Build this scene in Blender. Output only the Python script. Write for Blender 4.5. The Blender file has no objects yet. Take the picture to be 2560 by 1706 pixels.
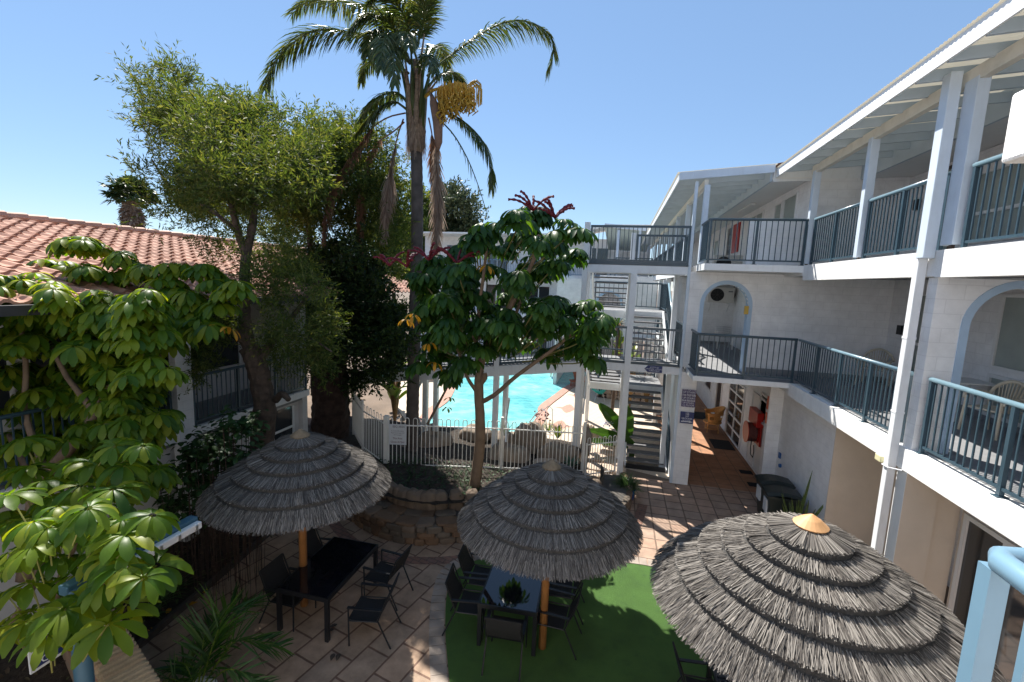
import bpy, math, random
from mathutils import Vector, Matrix, Quaternion
random.seed(7)
R = random.random
U = random.uniform
V = Vector
sc = bpy.context.scene
COL = sc.collection

# ------------------------------------------------------------------ camera
EYE = V((0, 0, 5.6))
FPX, CX, CY = 1129.54, 1280.0, 853.0
_y, _p, _r = (math.radians(a) for a in (12.829, 7.463, 2.203))
_f = V((-math.sin(_y) * math.cos(_p), math.cos(_y) * math.cos(_p), -math.sin(_p)))
_r0 = V((math.cos(_y), math.sin(_y), 0))
_u0 = _r0.cross(_f)
_rt = _r0 * math.cos(_r) + _u0 * math.sin(_r)
_up = _rt.cross(_f)
cam_d = bpy.data.cameras.new('camera')
cam = bpy.data.objects.new('camera', cam_d)
COL.objects.link(cam)
cam_d.sensor_width = 36.0
cam_d.lens = FPX / 2560 * 36
cam_d.clip_start = 0.05
cam_d.clip_end = 3000
cam.matrix_world = Matrix(((_rt.x, _up.x, -_f.x, EYE.x), (_rt.y, _up.y, -_f.y, EYE.y), (_rt.z, _up.z, -_f.z, EYE.z), (0, 0, 0, 1)))
sc.camera = cam


def at(px, py, y=None, z=None, x=None):
    """survey: the point of the place seen at a photo pixel, at a known depth, height or facade plane"""
    d = _rt * ((px - CX) / FPX) - _up * ((py - CY) / FPX) + _f
    t = y / d.y if y is not None else ((z - EYE.z) / d.z if z is not None else x / d.x)
    return EYE + d * t


# ------------------------------------------------------------------ light
SUN = V((-0.50, 0.62, 1.0)).normalized()
w = bpy.data.worlds.new('World')
sc.world = w
w.use_nodes = True
nt = w.node_tree
sky = nt.nodes.new('ShaderNodeTexSky')
sky.sky_type = 'NISHITA'
sky.sun_disc = False
sky.sun_elevation = math.asin(SUN.z)
sky.sun_rotation = math.atan2(SUN.x, SUN.y)
sky.air_density = 1.0
sky.dust_density = 0.0
sky.ozone_density = 2.6
bg = nt.nodes['Background']
bg.inputs[1].default_value = 0.082
hz = nt.nodes.new('ShaderNodeMix')          # evens the clear sky out a little, as on a hazy bright morning
hz.data_type = 'RGBA'
hz.inputs[0].default_value = 0.5
nt.links.new(sky.outputs[0], hz.inputs[6])
hz.inputs[7].default_value = (1.75, 2.95, 4.9, 1)
nt.links.new(hz.outputs[2], bg.inputs[0])
sun_d = bpy.data.lights.new('sun', 'SUN')
sun_d.energy = 5.0
sun_d.angle = math.radians(0.53)
sun_d.color = (1.0, 0.95, 0.87)
sun = bpy.data.objects.new('sun', sun_d)
COL.objects.link(sun)
sun.rotation_euler = SUN.to_track_quat('Z', 'Y').to_euler()
sc.view_settings.view_transform = 'Standard'
sc.view_settings.look = 'None'
sc.view_settings.exposure = 1.05
sc.view_settings.gamma = 1.0
sc.cycles.max_bounces = 10
sc.cycles.diffuse_bounces = 8
sc.cycles.transmission_bounces = 8
sc.cycles.transparent_max_bounces = 8

# ------------------------------------------------------------------ materials
MATS = {}


def mat(name, col, rough=0.6, var=0.12, scale=6.0, bump=0.0, bscale=40.0, spec=0.4, metal=0.0, trans=0.0, island=None, tcol=None, dirt=None, coord='Object'):
    if name in MATS:
        return MATS[name]
    m = bpy.data.materials.new(name)
    m.use_nodes = True
    t = m.node_tree
    n, L = t.nodes, t.links
    b = n['Principled BSDF']
    out = n['Material Output']
    b.inputs['Roughness'].default_value = rough
    b.inputs['Specular IOR Level'].default_value = spec
    b.inputs['Metallic'].default_value = metal
    tc = n.new('ShaderNodeTexCoord')
    no = n.new('ShaderNodeTexNoise')
    no.inputs['Scale'].default_value = scale
    no.inputs['Detail'].default_value = 5
    L.new(tc.outputs[coord], no.inputs['Vector'])
    rp = n.new('ShaderNodeValToRGB')
    c = V(col)
    e = rp.color_ramp.elements
    e[0].position, e[1].position = 0.3, 0.7
    e[0].color = (*(c * (1 - var)), 1)
    e[1].color = (*(c * (1 + var)), 1)
    L.new(no.outputs['Fac'], rp.inputs['Fac'])
    cs = rp.outputs['Color']
    if island:
        g = n.new('ShaderNodeNewGeometry')
        r2 = n.new('ShaderNodeValToRGB')
        els = r2.color_ramp.elements
        for i, ic in enumerate(island):
            p = i / (len(island) - 1)
            if i == 0:
                el = els[0]
            elif i == len(island) - 1:
                el = els[-1]
            else:
                el = els.new(p)
            el.position = p
            el.color = (*ic, 1)
        L.new(g.outputs['Random Per Island'], r2.inputs['Fac'])
        mx = n.new('ShaderNodeMix')
        mx.data_type = 'RGBA'
        mx.blend_type = 'MULTIPLY'
        mx.inputs[0].default_value = 1.0
        L.new(r2.outputs['Color'], mx.inputs[6])
        r3 = n.new('ShaderNodeValToRGB')
        r3.color_ramp.elements[0].color = (1 - var, 1 - var, 1 - var, 1)
        r3.color_ramp.elements[1].color = (1 + var, 1 + var, 1 + var, 1)
        L.new(no.outputs['Fac'], r3.inputs['Fac'])
        L.new(r3.outputs['Color'], mx.inputs[7])
        cs = mx.outputs[2]
    if dirt:
        n2 = n.new('ShaderNodeTexNoise')
        n2.inputs['Scale'].default_value = dirt[1]
        n2.inputs['Detail'].default_value = 8
        n2.inputs['Roughness'].default_value = 0.7
        mp = n.new('ShaderNodeMapping')
        mp.inputs['Scale'].default_value = (1, 1, dirt[3] if len(dirt) > 3 else 1)
        L.new(tc.outputs[coord], mp.inputs['Vector'])
        L.new(mp.outputs[0], n2.inputs['Vector'])
        rr = n.new('ShaderNodeValToRGB')
        rr.color_ramp.elements[0].position = 0.5
        rr.color_ramp.elements[1].position = 0.75
        rr.color_ramp.elements[0].color = (0, 0, 0, 1)
        rr.color_ramp.elements[1].color = (dirt[2],) * 3 + (1,)
        L.new(n2.outputs['Fac'], rr.inputs['Fac'])
        mx = n.new('ShaderNodeMix')
        mx.data_type = 'RGBA'
        L.new(rr.outputs['Color'], mx.inputs[0])
        L.new(cs, mx.inputs[6])
        mx.inputs[7].default_value = (*dirt[0], 1)
        cs = mx.outputs[2]
    L.new(cs, b.inputs['Base Color'])
    if bump:
        nb = n.new('ShaderNodeTexNoise')
        nb.inputs['Scale'].default_value = bscale
        nb.inputs['Detail'].default_value = 6
        L.new(tc.outputs[coord], nb.inputs['Vector'])
        bp = n.new('ShaderNodeBump')
        bp.inputs['Strength'].default_value = bump
        bp.inputs['Distance'].default_value = 0.02
        L.new(nb.outputs['Fac'], bp.inputs['Height'])
        L.new(bp.outputs[0], b.inputs['Normal'])
    if trans:
        tr = n.new('ShaderNodeBsdfTranslucent')
        if tcol:
            mm = n.new('ShaderNodeMix')
            mm.data_type = 'RGBA'
            mm.blend_type = 'MULTIPLY'
            mm.inputs[0].default_value = 1.0
            L.new(cs, mm.inputs[6])
            mm.inputs[7].default_value = (*tcol, 1)
            L.new(mm.outputs[2], tr.inputs['Color'])
        else:
            L.new(cs, tr.inputs['Color'])
        ms = n.new('ShaderNodeMixShader')
        ms.inputs[0].default_value = trans
        L.new(b.outputs[0], ms.inputs[1])
        L.new(tr.outputs[0], ms.inputs[2])
        L.new(ms.outputs[0], out.inputs['Surface'])
    MATS[name] = m
    return m


def brickmat(name, c1, c2, mortar, bw, bh, msize=0.02, rot=0.0, rough=0.75, bump=0.4, offset=0.5, axes='XY', squash=1.0, stain=0.35, noise=30.0):
    """pavers / block walls: brick texture in the object's own metres"""
    if name in MATS:
        return MATS[name]
    m = bpy.data.materials.new(name)
    m.use_nodes = True
    t = m.node_tree
    n, L = t.nodes, t.links
    b = n['Principled BSDF']
    b.inputs['Roughness'].default_value = rough
    b.inputs['Specular IOR Level'].default_value = 0.3
    tc = n.new('ShaderNodeTexCoord')
    src = tc.outputs['Object']
    sep = n.new('ShaderNodeSeparateXYZ')
    L.new(src, sep.inputs[0])
    cb = n.new('ShaderNodeCombineXYZ')
    if axes == 'WALL':   # run along whichever way the wall goes
        ad = n.new('ShaderNodeMath')
        ad.operation = 'ADD'
        L.new(sep.outputs['X'], ad.inputs[0])
        L.new(sep.outputs['Y'], ad.inputs[1])
        L.new(ad.outputs[0], cb.inputs['X'])
        L.new(sep.outputs['Z'], cb.inputs['Y'])
    else:
        L.new(sep.outputs[axes[0]], cb.inputs['X'])
        L.new(sep.outputs[axes[1]], cb.inputs['Y'])
    mp = n.new('ShaderNodeMapping')
    mp.inputs['Rotation'].default_value = (0, 0, rot)
    L.new(cb.outputs[0], mp.inputs['Vector'])
    wn = n.new('ShaderNodeTexNoise')
    wn.inputs['Scale'].default_value = 2.2
    L.new(mp.outputs[0], wn.inputs['Vector'])
    vs = n.new('ShaderNodeVectorMath')
    vs.operation = 'MULTIPLY_ADD'
    vs.inputs[1].default_value = (0.02, 0.02, 0.0)
    L.new(wn.outputs['Color'], vs.inputs[0])
    L.new(mp.outputs[0], vs.inputs[2])
    br = n.new('ShaderNodeTexBrick')
    br.offset = offset
    br.inputs['Scale'].default_value = 1.0
    br.inputs['Brick Width'].default_value = bw
    br.inputs['Row Height'].default_value = bh
    br.inputs['Mortar Size'].default_value = msize
    br.inputs['Mortar Smooth'].default_value = 0.3
    br.inputs['Color1'].default_value = (*c1, 1)
    br.inputs['Color2'].default_value = (*c2, 1)
    br.inputs['Mortar'].default_value = (*mortar, 1)
    L.new(vs.outputs[0], br.inputs['Vector'])
    no = n.new('ShaderNodeTexNoise')
    no.inputs['Scale'].default_value = 3.0
    no.inputs['Detail'].default_value = 9
    no.inputs['Roughness'].default_value = 0.65
    L.new(src, no.inputs['Vector'])
    rp = n.new('ShaderNodeValToRGB')
    rp.color_ramp.elements[0].position = 0.3
    rp.color_ramp.elements[1].position = 0.7
    rp.color_ramp.elements[0].color = (1 - stain,) * 3 + (1,)
    rp.color_ramp.elements[1].color = (1 + stain * 0.4,) * 3 + (1,)
    L.new(no.outputs['Fac'], rp.inputs['Fac'])
    mx = n.new('ShaderNodeMix')
    mx.data_type = 'RGBA'
    mx.blend_type = 'MULTIPLY'
    mx.inputs[0].default_value = 1.0
    L.new(br.outputs['Color'], mx.inputs[6])
    L.new(rp.outputs['Color'], mx.inputs[7])
    L.new(mx.outputs[2], b.inputs['Base Color'])
    n3 = n.new('ShaderNodeTexNoise')
    n3.inputs['Scale'].default_value = noise
    n3.inputs['Detail'].default_value = 5
    L.new(src, n3.inputs['Vector'])
    ma = n.new('ShaderNodeMath')
    ma.operation = 'MULTIPLY_ADD'
    ma.inputs[1].default_value = -1.0
    L.new(br.outputs['Fac'], ma.inputs[0])
    m2 = n.new('ShaderNodeMath')
    m2.operation = 'MULTIPLY'
    m2.inputs[1].default_value = 0.5
    L.new(n3.outputs['Fac'], m2.inputs[0])
    L.new(m2.outputs[0], ma.inputs[2])
    bp = n.new('ShaderNodeBump')
    bp.inputs['Strength'].default_value = bump
    bp.inputs['Distance'].default_value = 0.012
    L.new(ma.outputs[0], bp.inputs['Height'])
    L.new(bp.outputs[0], b.inputs['Normal'])
    MATS[name] = m
    return m


WHITE = mat('white painted timber', (0.74, 0.76, 0.78), 0.5, 0.03, 3, dirt=((0.45, 0.44, 0.42), 9, 0.35, 0.3))
BLOCK = brickmat('white painted block', (0.82, 0.82, 0.825), (0.80, 0.80, 0.81), (0.72, 0.72, 0.73), 0.40, 0.20, 0.006, rough=0.6, bump=0.35, axes='WALL', stain=0.14)
RENDER = mat('white roughcast', (0.80, 0.80, 0.79), 0.85, 0.03, 8, bump=0.3, bscale=55, dirt=((0.46, 0.45, 0.42), 3, 0.35, .35))
BEIGE = mat('beige render', (0.62, 0.55, 0.47), 0.85, 0.04, 2, bump=0.15, bscale=60, dirt=((0.48, 0.43, 0.38), 1.3, 0.4))
PALE = mat('pale blue painted timber', (0.58, 0.66, 0.75), 0.5, 0.05, 3, dirt=((0.40, 0.43, 0.46), 7, 0.3, 0.3))
RAFT = mat('grey blue painted rafter', (0.44, 0.52, 0.60), 0.55, 0.06, 3)
CREAM = mat('cream lit weathered beam', (0.70, 0.68, 0.62), 0.6, 0.08, 4, dirt=((0.45, 0.42, 0.36), 6, 0.35))  # cream cast of light through the roof sheets in the colour, patchy dirt over
TRIM = mat('pale blue arch paint', (0.40, 0.53, 0.68), 0.6, 0.05, 4)
RAIL = mat('blue green railing paint', (0.032, 0.064, 0.088), 0.34, 0.08, 5, spec=0.55)
RAILN = mat('sunlit blue handrail paint', (0.15, 0.245, 0.30), 0.3, 0.06, 8, spec=0.6)  # railing paint lightened to hold the sunlight on the top rails
DECK = mat('grey deck paint', (0.21, 0.215, 0.225), 0.65, 0.08, 5, dirt=((0.30, 0.30, 0.30), 3, 0.4))
TREAD = mat('grey tread', (0.15, 0.15, 0.155), 0.6, 0.12, 8)
SHEET = mat('cream roof sheet', (0.62, 0.58, 0.48), 0.5, 0.05, 2, trans=0.18)
GLASS = mat('dark window glass', (0.03, 0.035, 0.04), 0.06, 0.1, 2, spec=0.8)
CURT = mat('grey green curtain', (0.30, 0.34, 0.32), 0.35, 0.12, 2, spec=0.5)
FRAME = mat('white window frame', (0.72, 0.72, 0.72), 0.4, 0.02)
BROWN = mat('brown door frame', (0.10, 0.065, 0.045), 0.4, 0.1)
BLACK = mat('black powder coat', (0.014, 0.015, 0.018), 0.4, 0.2, 20, spec=0.4)
MESHF = mat('black sling mesh', (0.016, 0.016, 0.018), 0.8, 0.3, 90, bump=0.4, bscale=300)
GLTOP = mat('black glass table top', (0.006, 0.007, 0.012), 0.03, 0.1, 2, spec=0.5)
POLE = mat('stained pine pole', (0.32, 0.14, 0.045), 0.5, 0.2, 6, dirt=((0.18, 0.08, 0.03), 5, 0.5, 0.15))
STRAW = mat('grey weathered thatch', (0.3, 0.29, 0.28), 0.85, 0.25, 7, island=((0.055, 0.047, 0.041), (0.105, 0.093, 0.082), (0.175, 0.158, 0.140), (0.29, 0.265, 0.235)))
STRAWB = mat('dark thatch underlay', (0.06, 0.058, 0.056), 0.95, 0.3, 30, bump=0.6, bscale=120)
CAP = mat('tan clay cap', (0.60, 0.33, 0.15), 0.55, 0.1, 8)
SOIL = mat('garden soil', (0.030, 0.022, 0.016), 0.95, 0.5, 14, bump=1.0, bscale=30, dirt=((0.075, 0.055, 0.038), 25, 0.6))
STONE = mat('brown field stone', (0.20, 0.15, 0.11), 0.85, 0.35, 3, bump=0.9, bscale=12, island=((0.085, 0.055, 0.038), (0.16, 0.095, 0.055), (0.145, 0.115, 0.088), (0.10, 0.08, 0.062)))
MORTAR = mat('dark mortar', (0.10, 0.09, 0.08), 0.95, 0.2, 10, bump=0.6)
ROCK = mat('tan boulder', (0.24, 0.19, 0.145), 0.85, 0.35, 2.4, bump=0.9, bscale=7, dirt=((0.11, 0.08, 0.06), 3, 0.6))
ROCKP = mat('pinkish flagstone', (0.42, 0.33, 0.26), 0.85, 0.2, 3, bump=0.5, bscale=14, island=((0.36, 0.26, 0.20), (0.46, 0.36, 0.28), (0.44, 0.38, 0.31)))
FENCE = mat('cream fence paint', (0.78, 0.76, 0.71), 0.45, 0.05, 6)
SIGNB = mat('navy sign', (0.015, 0.03, 0.13), 0.35, 0.08, 5)
SIGNP = mat('sun faded purple sign', (0.075, 0.055, 0.14), 0.4, 0.25, 2)
SIGNW = mat('white sign', (0.62, 0.64, 0.66), 0.4, 0.03)
INK = mat('grey sign lettering', (0.12, 0.12, 0.14), 0.5, 0.02)
INKR = mat('dark maroon lettering', (0.16, 0.06, 0.08), 0.5, 0.02)
LETW = mat('white lettering', (0.72, 0.74, 0.78), 0.5, 0.02)
RED = mat('red enamel', (0.42, 0.018, 0.014), 0.35, 0.1, 5)
HOSE = mat('faded red rubber hose', (0.14, 0.045, 0.04), 0.7, 0.2, 20)
WICK = mat('honey cane', (0.50, 0.27, 0.09), 0.5, 0.25, 40, bump=0.5, bscale=90)
MATB = mat('black rubber mat', (0.02, 0.02, 0.022), 0.9, 0.3, 60, bump=0.6, bscale=200)
BIN = mat('dark green bin plastic', (0.018, 0.026, 0.024), 0.45, 0.15, 10)
BLUEP = mat('cobalt glazed pot', (0.012, 0.06, 0.24), 0.2, 0.15, 6, spec=0.6)
STEEL = mat('brushed aluminium', (0.65, 0.65, 0.66), 0.3, 0.05, 20, metal=0.9)
PLAST = mat('ivory plastic', (0.56, 0.50, 0.40), 0.45, 0.04, 5)
ACW = mat('off white enamel', (0.62, 0.60, 0.56), 0.45, 0.04, 5)
SKIN = mat('tanned skin', (0.48, 0.27, 0.18), 0.5, 0.06, 9)
HAIR = mat('dark hair', (0.03, 0.022, 0.018), 0.7, 0.2, 30)
SHORT = mat('blue swim shorts', (0.05, 0.12, 0.22), 0.8, 0.2, 9)
TEAL = mat('teal woven chair', (0.03, 0.38, 0.32), 0.5, 0.1, 20)
TERRA = mat('orange brown terracotta', (0.43, 0.225, 0.155), 0.8, 0.22, 1.2, island=None, dirt=((0.30, 0.15, 0.10), 5, 0.5), bump=0.2)
RIDGE = mat('pale ridge tile', (0.55, 0.34, 0.25), 0.8, 0.15, 3)
GUT = mat('dark gutter', (0.045, 0.045, 0.05), 0.5, 0.1)
BRICK = brickmat('cream red brick', (0.36, 0.25, 0.17), (0.33, 0.15, 0.10), (0.30, 0.27, 0.22), 0.24, 0.086, 0.012, bump=0.6, axes='WALL')
COPB = mat('bullnose brick', (0.34, 0.27, 0.2), 0.85, 0.25, 9, bump=0.6, bscale=40, island=((0.36, 0.26, 0.16), (0.44, 0.33, 0.21), (0.40, 0.28, 0.17), (0.36, 0.12, 0.075)))
BARK = mat('grey brown bark', (0.085, 0.062, 0.048), 0.9, 0.4, 9, bump=1.0, bscale=22, dirt=((0.07, 0.05, 0.04), 8, 0.6, 0.2))
BARKS = mat('smooth tan bark', (0.20, 0.14, 0.095), 0.85, 0.25, 6, bump=0.5, bscale=30, dirt=((0.10, 0.075, 0.05), 6, 0.6))
BARKD = mat('dark red brown bark', (0.045, 0.028, 0.022), 0.95, 0.4, 6, bump=1.0, bscale=18)
PALMT = mat('ringed palm trunk', (0.085, 0.072, 0.065), 0.85, 0.3, 5, bump=0.8, bscale=25)
PALMF = mat('palm fibre', (0.21, 0.155, 0.11), 0.9, 0.35, 10, bump=1.0, bscale=40)
G1 = ((0.018, 0.060, 0.010), (0.032, 0.095, 0.014), (0.050, 0.125, 0.016), (0.085, 0.150, 0.022))
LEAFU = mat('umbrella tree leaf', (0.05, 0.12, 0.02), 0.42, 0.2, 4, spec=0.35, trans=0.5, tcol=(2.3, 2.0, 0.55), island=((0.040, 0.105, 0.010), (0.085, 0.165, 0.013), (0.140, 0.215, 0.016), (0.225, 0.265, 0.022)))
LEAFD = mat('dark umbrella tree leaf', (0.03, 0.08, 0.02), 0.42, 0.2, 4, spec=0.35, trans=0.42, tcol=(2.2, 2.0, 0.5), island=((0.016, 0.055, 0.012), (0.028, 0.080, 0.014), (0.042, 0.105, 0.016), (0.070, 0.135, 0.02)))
LEAFY = mat('yellowing leaf', (0.52, 0.26, 0.015), 0.5, 0.2, 4, trans=0.35)
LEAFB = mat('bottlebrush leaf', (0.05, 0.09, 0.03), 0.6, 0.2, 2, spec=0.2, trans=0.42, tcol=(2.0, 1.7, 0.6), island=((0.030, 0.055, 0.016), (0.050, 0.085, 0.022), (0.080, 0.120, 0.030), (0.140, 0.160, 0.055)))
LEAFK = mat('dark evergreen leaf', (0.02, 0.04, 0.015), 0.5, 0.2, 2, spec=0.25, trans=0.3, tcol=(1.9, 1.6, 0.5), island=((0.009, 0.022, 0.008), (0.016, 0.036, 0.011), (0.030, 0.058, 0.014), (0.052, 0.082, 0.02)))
LEAFS = mat('broad shrub leaf', (0.02, 0.06, 0.02), 0.6, 0.2, 4, trans=0.25, island=((0.014, 0.045, 0.012), (0.024, 0.066, 0.016), (0.036, 0.085, 0.018)))
LEAFP = mat('palm leaflet', (0.05, 0.08, 0.03), 0.38, 0.2, 3, spec=0.4, trans=0.38, tcol=(1.8, 1.7, 0.6), island=((0.028, 0.055, 0.018), (0.048, 0.080, 0.022), (0.080, 0.110, 0.030), (0.13, 0.13, 0.045)))
DEADP = mat('dead palm leaflet', (0.22, 0.15, 0.10), 0.8, 0.2, 4, trans=0.4, island=((0.22, 0.15, 0.11), (0.34, 0.25, 0.19), (0.46, 0.36, 0.28)))
DEADR = mat('rusty dead palm leaflet', (0.19, 0.09, 0.05), 0.8, 0.2, 4, trans=0.4, island=((0.17, 0.085, 0.05), (0.27, 0.145, 0.09), (0.36, 0.22, 0.14)))
FRUIT = mat('golden palm fruit', (0.44, 0.27, 0.035), 0.55, 0.25, 20, trans=0.15)
FLOWR = mat('crimson flower spike', (0.12, 0.008, 0.018), 0.6, 0.3, 30)
FLOWV = mat('pale lilac petal', (0.60, 0.60, 0.78), 0.6, 0.1, 10, trans=0.2)
LIME = mat('lime green leaf', (0.16, 0.24, 0.03), 0.4, 0.2, 4, trans=0.4, tcol=(1.3, 1.3, 0.5), island=((0.09, 0.16, 0.02), (0.17, 0.25, 0.03), (0.28, 0.30, 0.045)))
GREENL = mat('strappy green leaf', (0.06, 0.13, 0.03), 0.4, 0.2, 4, trans=0.3, island=((0.03, 0.075, 0.016), (0.055, 0.12, 0.025), (0.10, 0.17, 0.05)))
AGAVE = mat('blue green succulent', (0.08, 0.16, 0.11), 0.4, 0.15, 4)
WATERC = None

# ------------------------------------------------------------------ mesh helpers
OFF = {}


class MB:
    def __init__(s):
        s.v, s.f = [], []

    def quad(s, *p):
        b = len(s.v)
        s.v += [tuple(q) for q in p]
        s.f.append(tuple(range(b, b + len(p))))

    def box(s, x0, y0, z0, x1, y1, z1):
        b = len(s.v)
        s.v += [(x0, y0, z0), (x1, y0, z0), (x1, y1, z0), (x0, y1, z0), (x0, y0, z1), (x1, y0, z1), (x1, y1, z1), (x0, y1, z1)]
        for q in ((0, 3, 2, 1), (4, 5, 6, 7), (0, 1, 5, 4), (1, 2, 6, 5), (2, 3, 7, 6), (3, 0, 4, 7)):
            s.f.append(tuple(b + i for i in q))

    def bar(s, p, q, w, h, up=V((0, 0, 1))):
        """rectangular bar from p to q, w across and h along up"""
        p, q = V(p), V(q)
        d = (q - p).normalized()
        a = d.cross(up)
        if a.length < 1e-4:
            a = d.cross(V((0, 1, 0)))
        a.normalize()
        c = a.cross(d)
        a, c = a * (w / 2), c * (h / 2)
        b = len(s.v)
        for o in (p, q):
            s.v += [tuple(o - a - c), tuple(o + a - c), tuple(o + a + c), tuple(o - a + c)]
        for t in ((3, 2, 1, 0), (4, 5, 6, 7), (0, 1, 5, 4), (1, 2, 6, 5), (2, 3, 7, 6), (3, 0, 4, 7)):
            s.f.append(tuple(b + i for i in t))

    def tube(s, pts, rad, n=8, cap=True, wob=0.0):
        pts = [V(p) for p in pts]
        if not isinstance(rad, (list, tuple)):
            rad = [rad] * len(pts)
        b = len(s.v)
        pd = None
        a = None
        for i, p in enumerate(pts):
            d = (pts[min(i + 1, len(pts) - 1)] - pts[max(i - 1, 0)]).normalized()
            if a is None:
                a = d.cross(V((0, 0, 1)))
                if a.length < 1e-3:
                    a = V((1, 0, 0))
            else:
                a = a - d * a.dot(d)
            a.normalize()
            c = d.cross(a)
            for k in range(n):
                t = 2 * math.pi * k / n
                rr = rad[i] * (1 + (U(-wob, wob) if wob else 0))
                s.v.append(tuple(p + (a * math.cos(t) + c * math.sin(t)) * rr))
        for i in range(len(pts) - 1):
            for k in range(n):
                k2 = (k + 1) % n
                s.f.append((b + i * n + k, b + i * n + k2, b + (i + 1) * n + k2, b + (i + 1) * n + k))
        if cap:
            s.f.append(tuple(b + k for k in reversed(range(n))))
            e = b + (len(pts) - 1) * n
            s.f.append(tuple(e + k for k in range(n)))

    def lathe(s, prof, c=(0, 0, 0), n=24):
        b = len(s.v)
        for r, z in prof:
            for k in range(n):
                t = 2 * math.pi * k / n
                s.v.append((c[0] + r * math.cos(t), c[1] + r * math.sin(t), c[2] + z))
        for i in range(len(prof) - 1):
            for k in range(n):
                k2 = (k + 1) % n
                s.f.append((b + i * n + k, b + i * n + k2, b + (i + 1) * n + k2, b + (i + 1) * n + k))
        s.f.append(tuple(b + k for k in reversed(range(n))))
        e = b + (len(prof) - 1) * n
        s.f.append(tuple(e + k for k in range(n)))

    def prism(s, poly, z0, z1):
        b = len(s.v)
        n = len(poly)
        s.v += [(x, y, z0) for x, y in poly] + [(x, y, z1) for x, y in poly]
        s.f.append(tuple(b + i for i in reversed(range(n))))
        s.f.append(tuple(b + n + i for i in range(n)))
        for i in range(n):
            j = (i + 1) % n
            s.f.append((b + i, b + j, b + n + j, b + n + i))

    def vprism(s, poly, y0, y1):
        """poly in (x, z), extruded along y"""
        b = len(s.v)
        n = len(poly)
        s.v += [(x, y0, z) for x, z in poly] + [(x, y1, z) for x, z in poly]
        s.f.append(tuple(b + i for i in range(n)))
        s.f.append(tuple(b + n + i for i in reversed(range(n))))
        for i in range(n):
            j = (i + 1) % n
            s.f.append((b + i, b + n + i, b + n + j, b + j))

    def strip(s, L, Rr):
        """ribbon between two rows of points"""
        b = len(s.v)
        for l, r in zip(L, Rr):
            s.v.append(tuple(l))
            s.v.append(tuple(r))
        for i in range(len(L) - 1):
            k = b + 2 * i
            s.f.append((k, k + 1, k + 3, k + 2))

    def build(s, name, m, parent=None, smooth=False, bevel=0.0):
        o_ = OFF.get(parent.name, V((0, 0, 0))) if parent else V((0, 0, 0))
        me = bpy.data.meshes.new(name)
        me.from_pydata([(x - o_.x, y - o_.y, z - o_.z) for x, y, z in s.v], [], s.f)
        me.materials.append(m)
        if smooth:
            for p in me.polygons:
                p.use_smooth = True
        me.update()
        o = bpy.data.objects.new(name, me)
        COL.objects.link(o)
        if parent:
            o.parent = parent
            OFF[o.name] = o_
        if bevel:
            md = o.modifiers.new('bevel', 'BEVEL')
            md.width = bevel
            md.segments = 2
            md.limit_method = 'ANGLE'
        return o


def tag(o, label, cat, group=None):
    o['label'] = label
    o['category'] = cat
    if group:
        o['group'] = group
    return o


def setting(o):
    o['kind'] = 'structure'
    return o


def stuff(o, label, cat):
    o['kind'] = 'stuff'
    o['label'] = label
    o['category'] = cat
    return o


def thing(name, label, cat, loc=(0, 0, 0), rz=0.0, group=None):
    o = bpy.data.objects.new(name, None)
    COL.objects.link(o)
    o.empty_display_size = 0.2
    o.location = loc
    o.rotation_euler = (0, 0, rz)
    OFF[o.name] = V(loc) if rz == 0 else V((0, 0, 0))
    return tag(o, label, cat, group)


def proto(name, label, cat, group=None):
    """a thing modelled at the origin and then moved"""
    o = thing(name, label, cat, (0, 0, 0), 0, group)
    return o


def dup(root, loc, rz=0.0, label=None, group=None):
    r = root.copy()
    COL.objects.link(r)
    r.location = loc
    r.rotation_euler = (0, 0, rz)
    if label:
        r['label'] = label
    if group:
        r['group'] = group
    for ch in list(root.children):
        c = ch.copy()
        COL.objects.link(c)
        c.parent = r
        for g in list(ch.children):
            d = g.copy()
            COL.objects.link(d)
            d.parent = c
    return r


def text(body, size, loc, rot, m, parent, name='lettering', align='CENTER', xs=1.0, spacing=1.0):
    """flat lettering turned into a mesh"""
    cu = bpy.data.curves.new(name, 'FONT')
    cu.body = body
    cu.size = size
    cu.align_x = align
    cu.align_y = 'CENTER'
    cu.space_line = spacing
    cu.resolution_u = 2
    cu.extrude = 0.001
    tmp = bpy.data.objects.new('tmp', cu)
    me = bpy.data.meshes.new_from_object(tmp)
    bpy.data.objects.remove(tmp)
    bpy.data.curves.remove(cu)
    me.materials.clear()
    me.materials.append(m)
    M = Matrix.Translation(V(loc) - OFF.get(parent.name, V((0, 0, 0)))) @ rot.to_4x4() @ Matrix.Diagonal((xs, 1, 1, 1))
    me.transform(M)
    o = bpy.data.objects.new(name, me)
    COL.objects.link(o)
    o.parent = parent
    return o


ROT_FRONT = Matrix(((1, 0, 0), (0, 0, -1), (0, 1, 0)))       # faces -Y (towards the camera), x to the right, z up


def sheet(poly, z, name, m, parent=None):
    b = MB()
    b.quad(*[(x, y, z) for x, y in poly])
    return b.build(name, m, parent)


def smooth_poly(pts, n=6, closed=True):
    """Catmull-Rom through the points"""
    out = []
    N = len(pts)
    rng = range(N) if closed else range(N - 1)
    for i in rng:
        if closed:
            p0, p1, p2, p3 = pts[(i - 1) % N], pts[i], pts[(i + 1) % N], pts[(i + 2) % N]
        else:
            p0, p1, p2, p3 = pts[max(i - 1, 0)], pts[i], pts[i + 1], pts[min(i + 2, N - 1)]
        for k in range(n):
            t = k / n
            out.append(tuple(0.5 * (2 * b_ + (c - a) * t + (2 * a - 5 * b_ + 4 * c - d) * t * t + (3 * b_ - a - 3 * c + d) * t ** 3) for a, b_, c, d in zip(p0, p1, p2, p3)))
    if not closed:
        out.append(tuple(pts[-1]))
    return out


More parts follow.
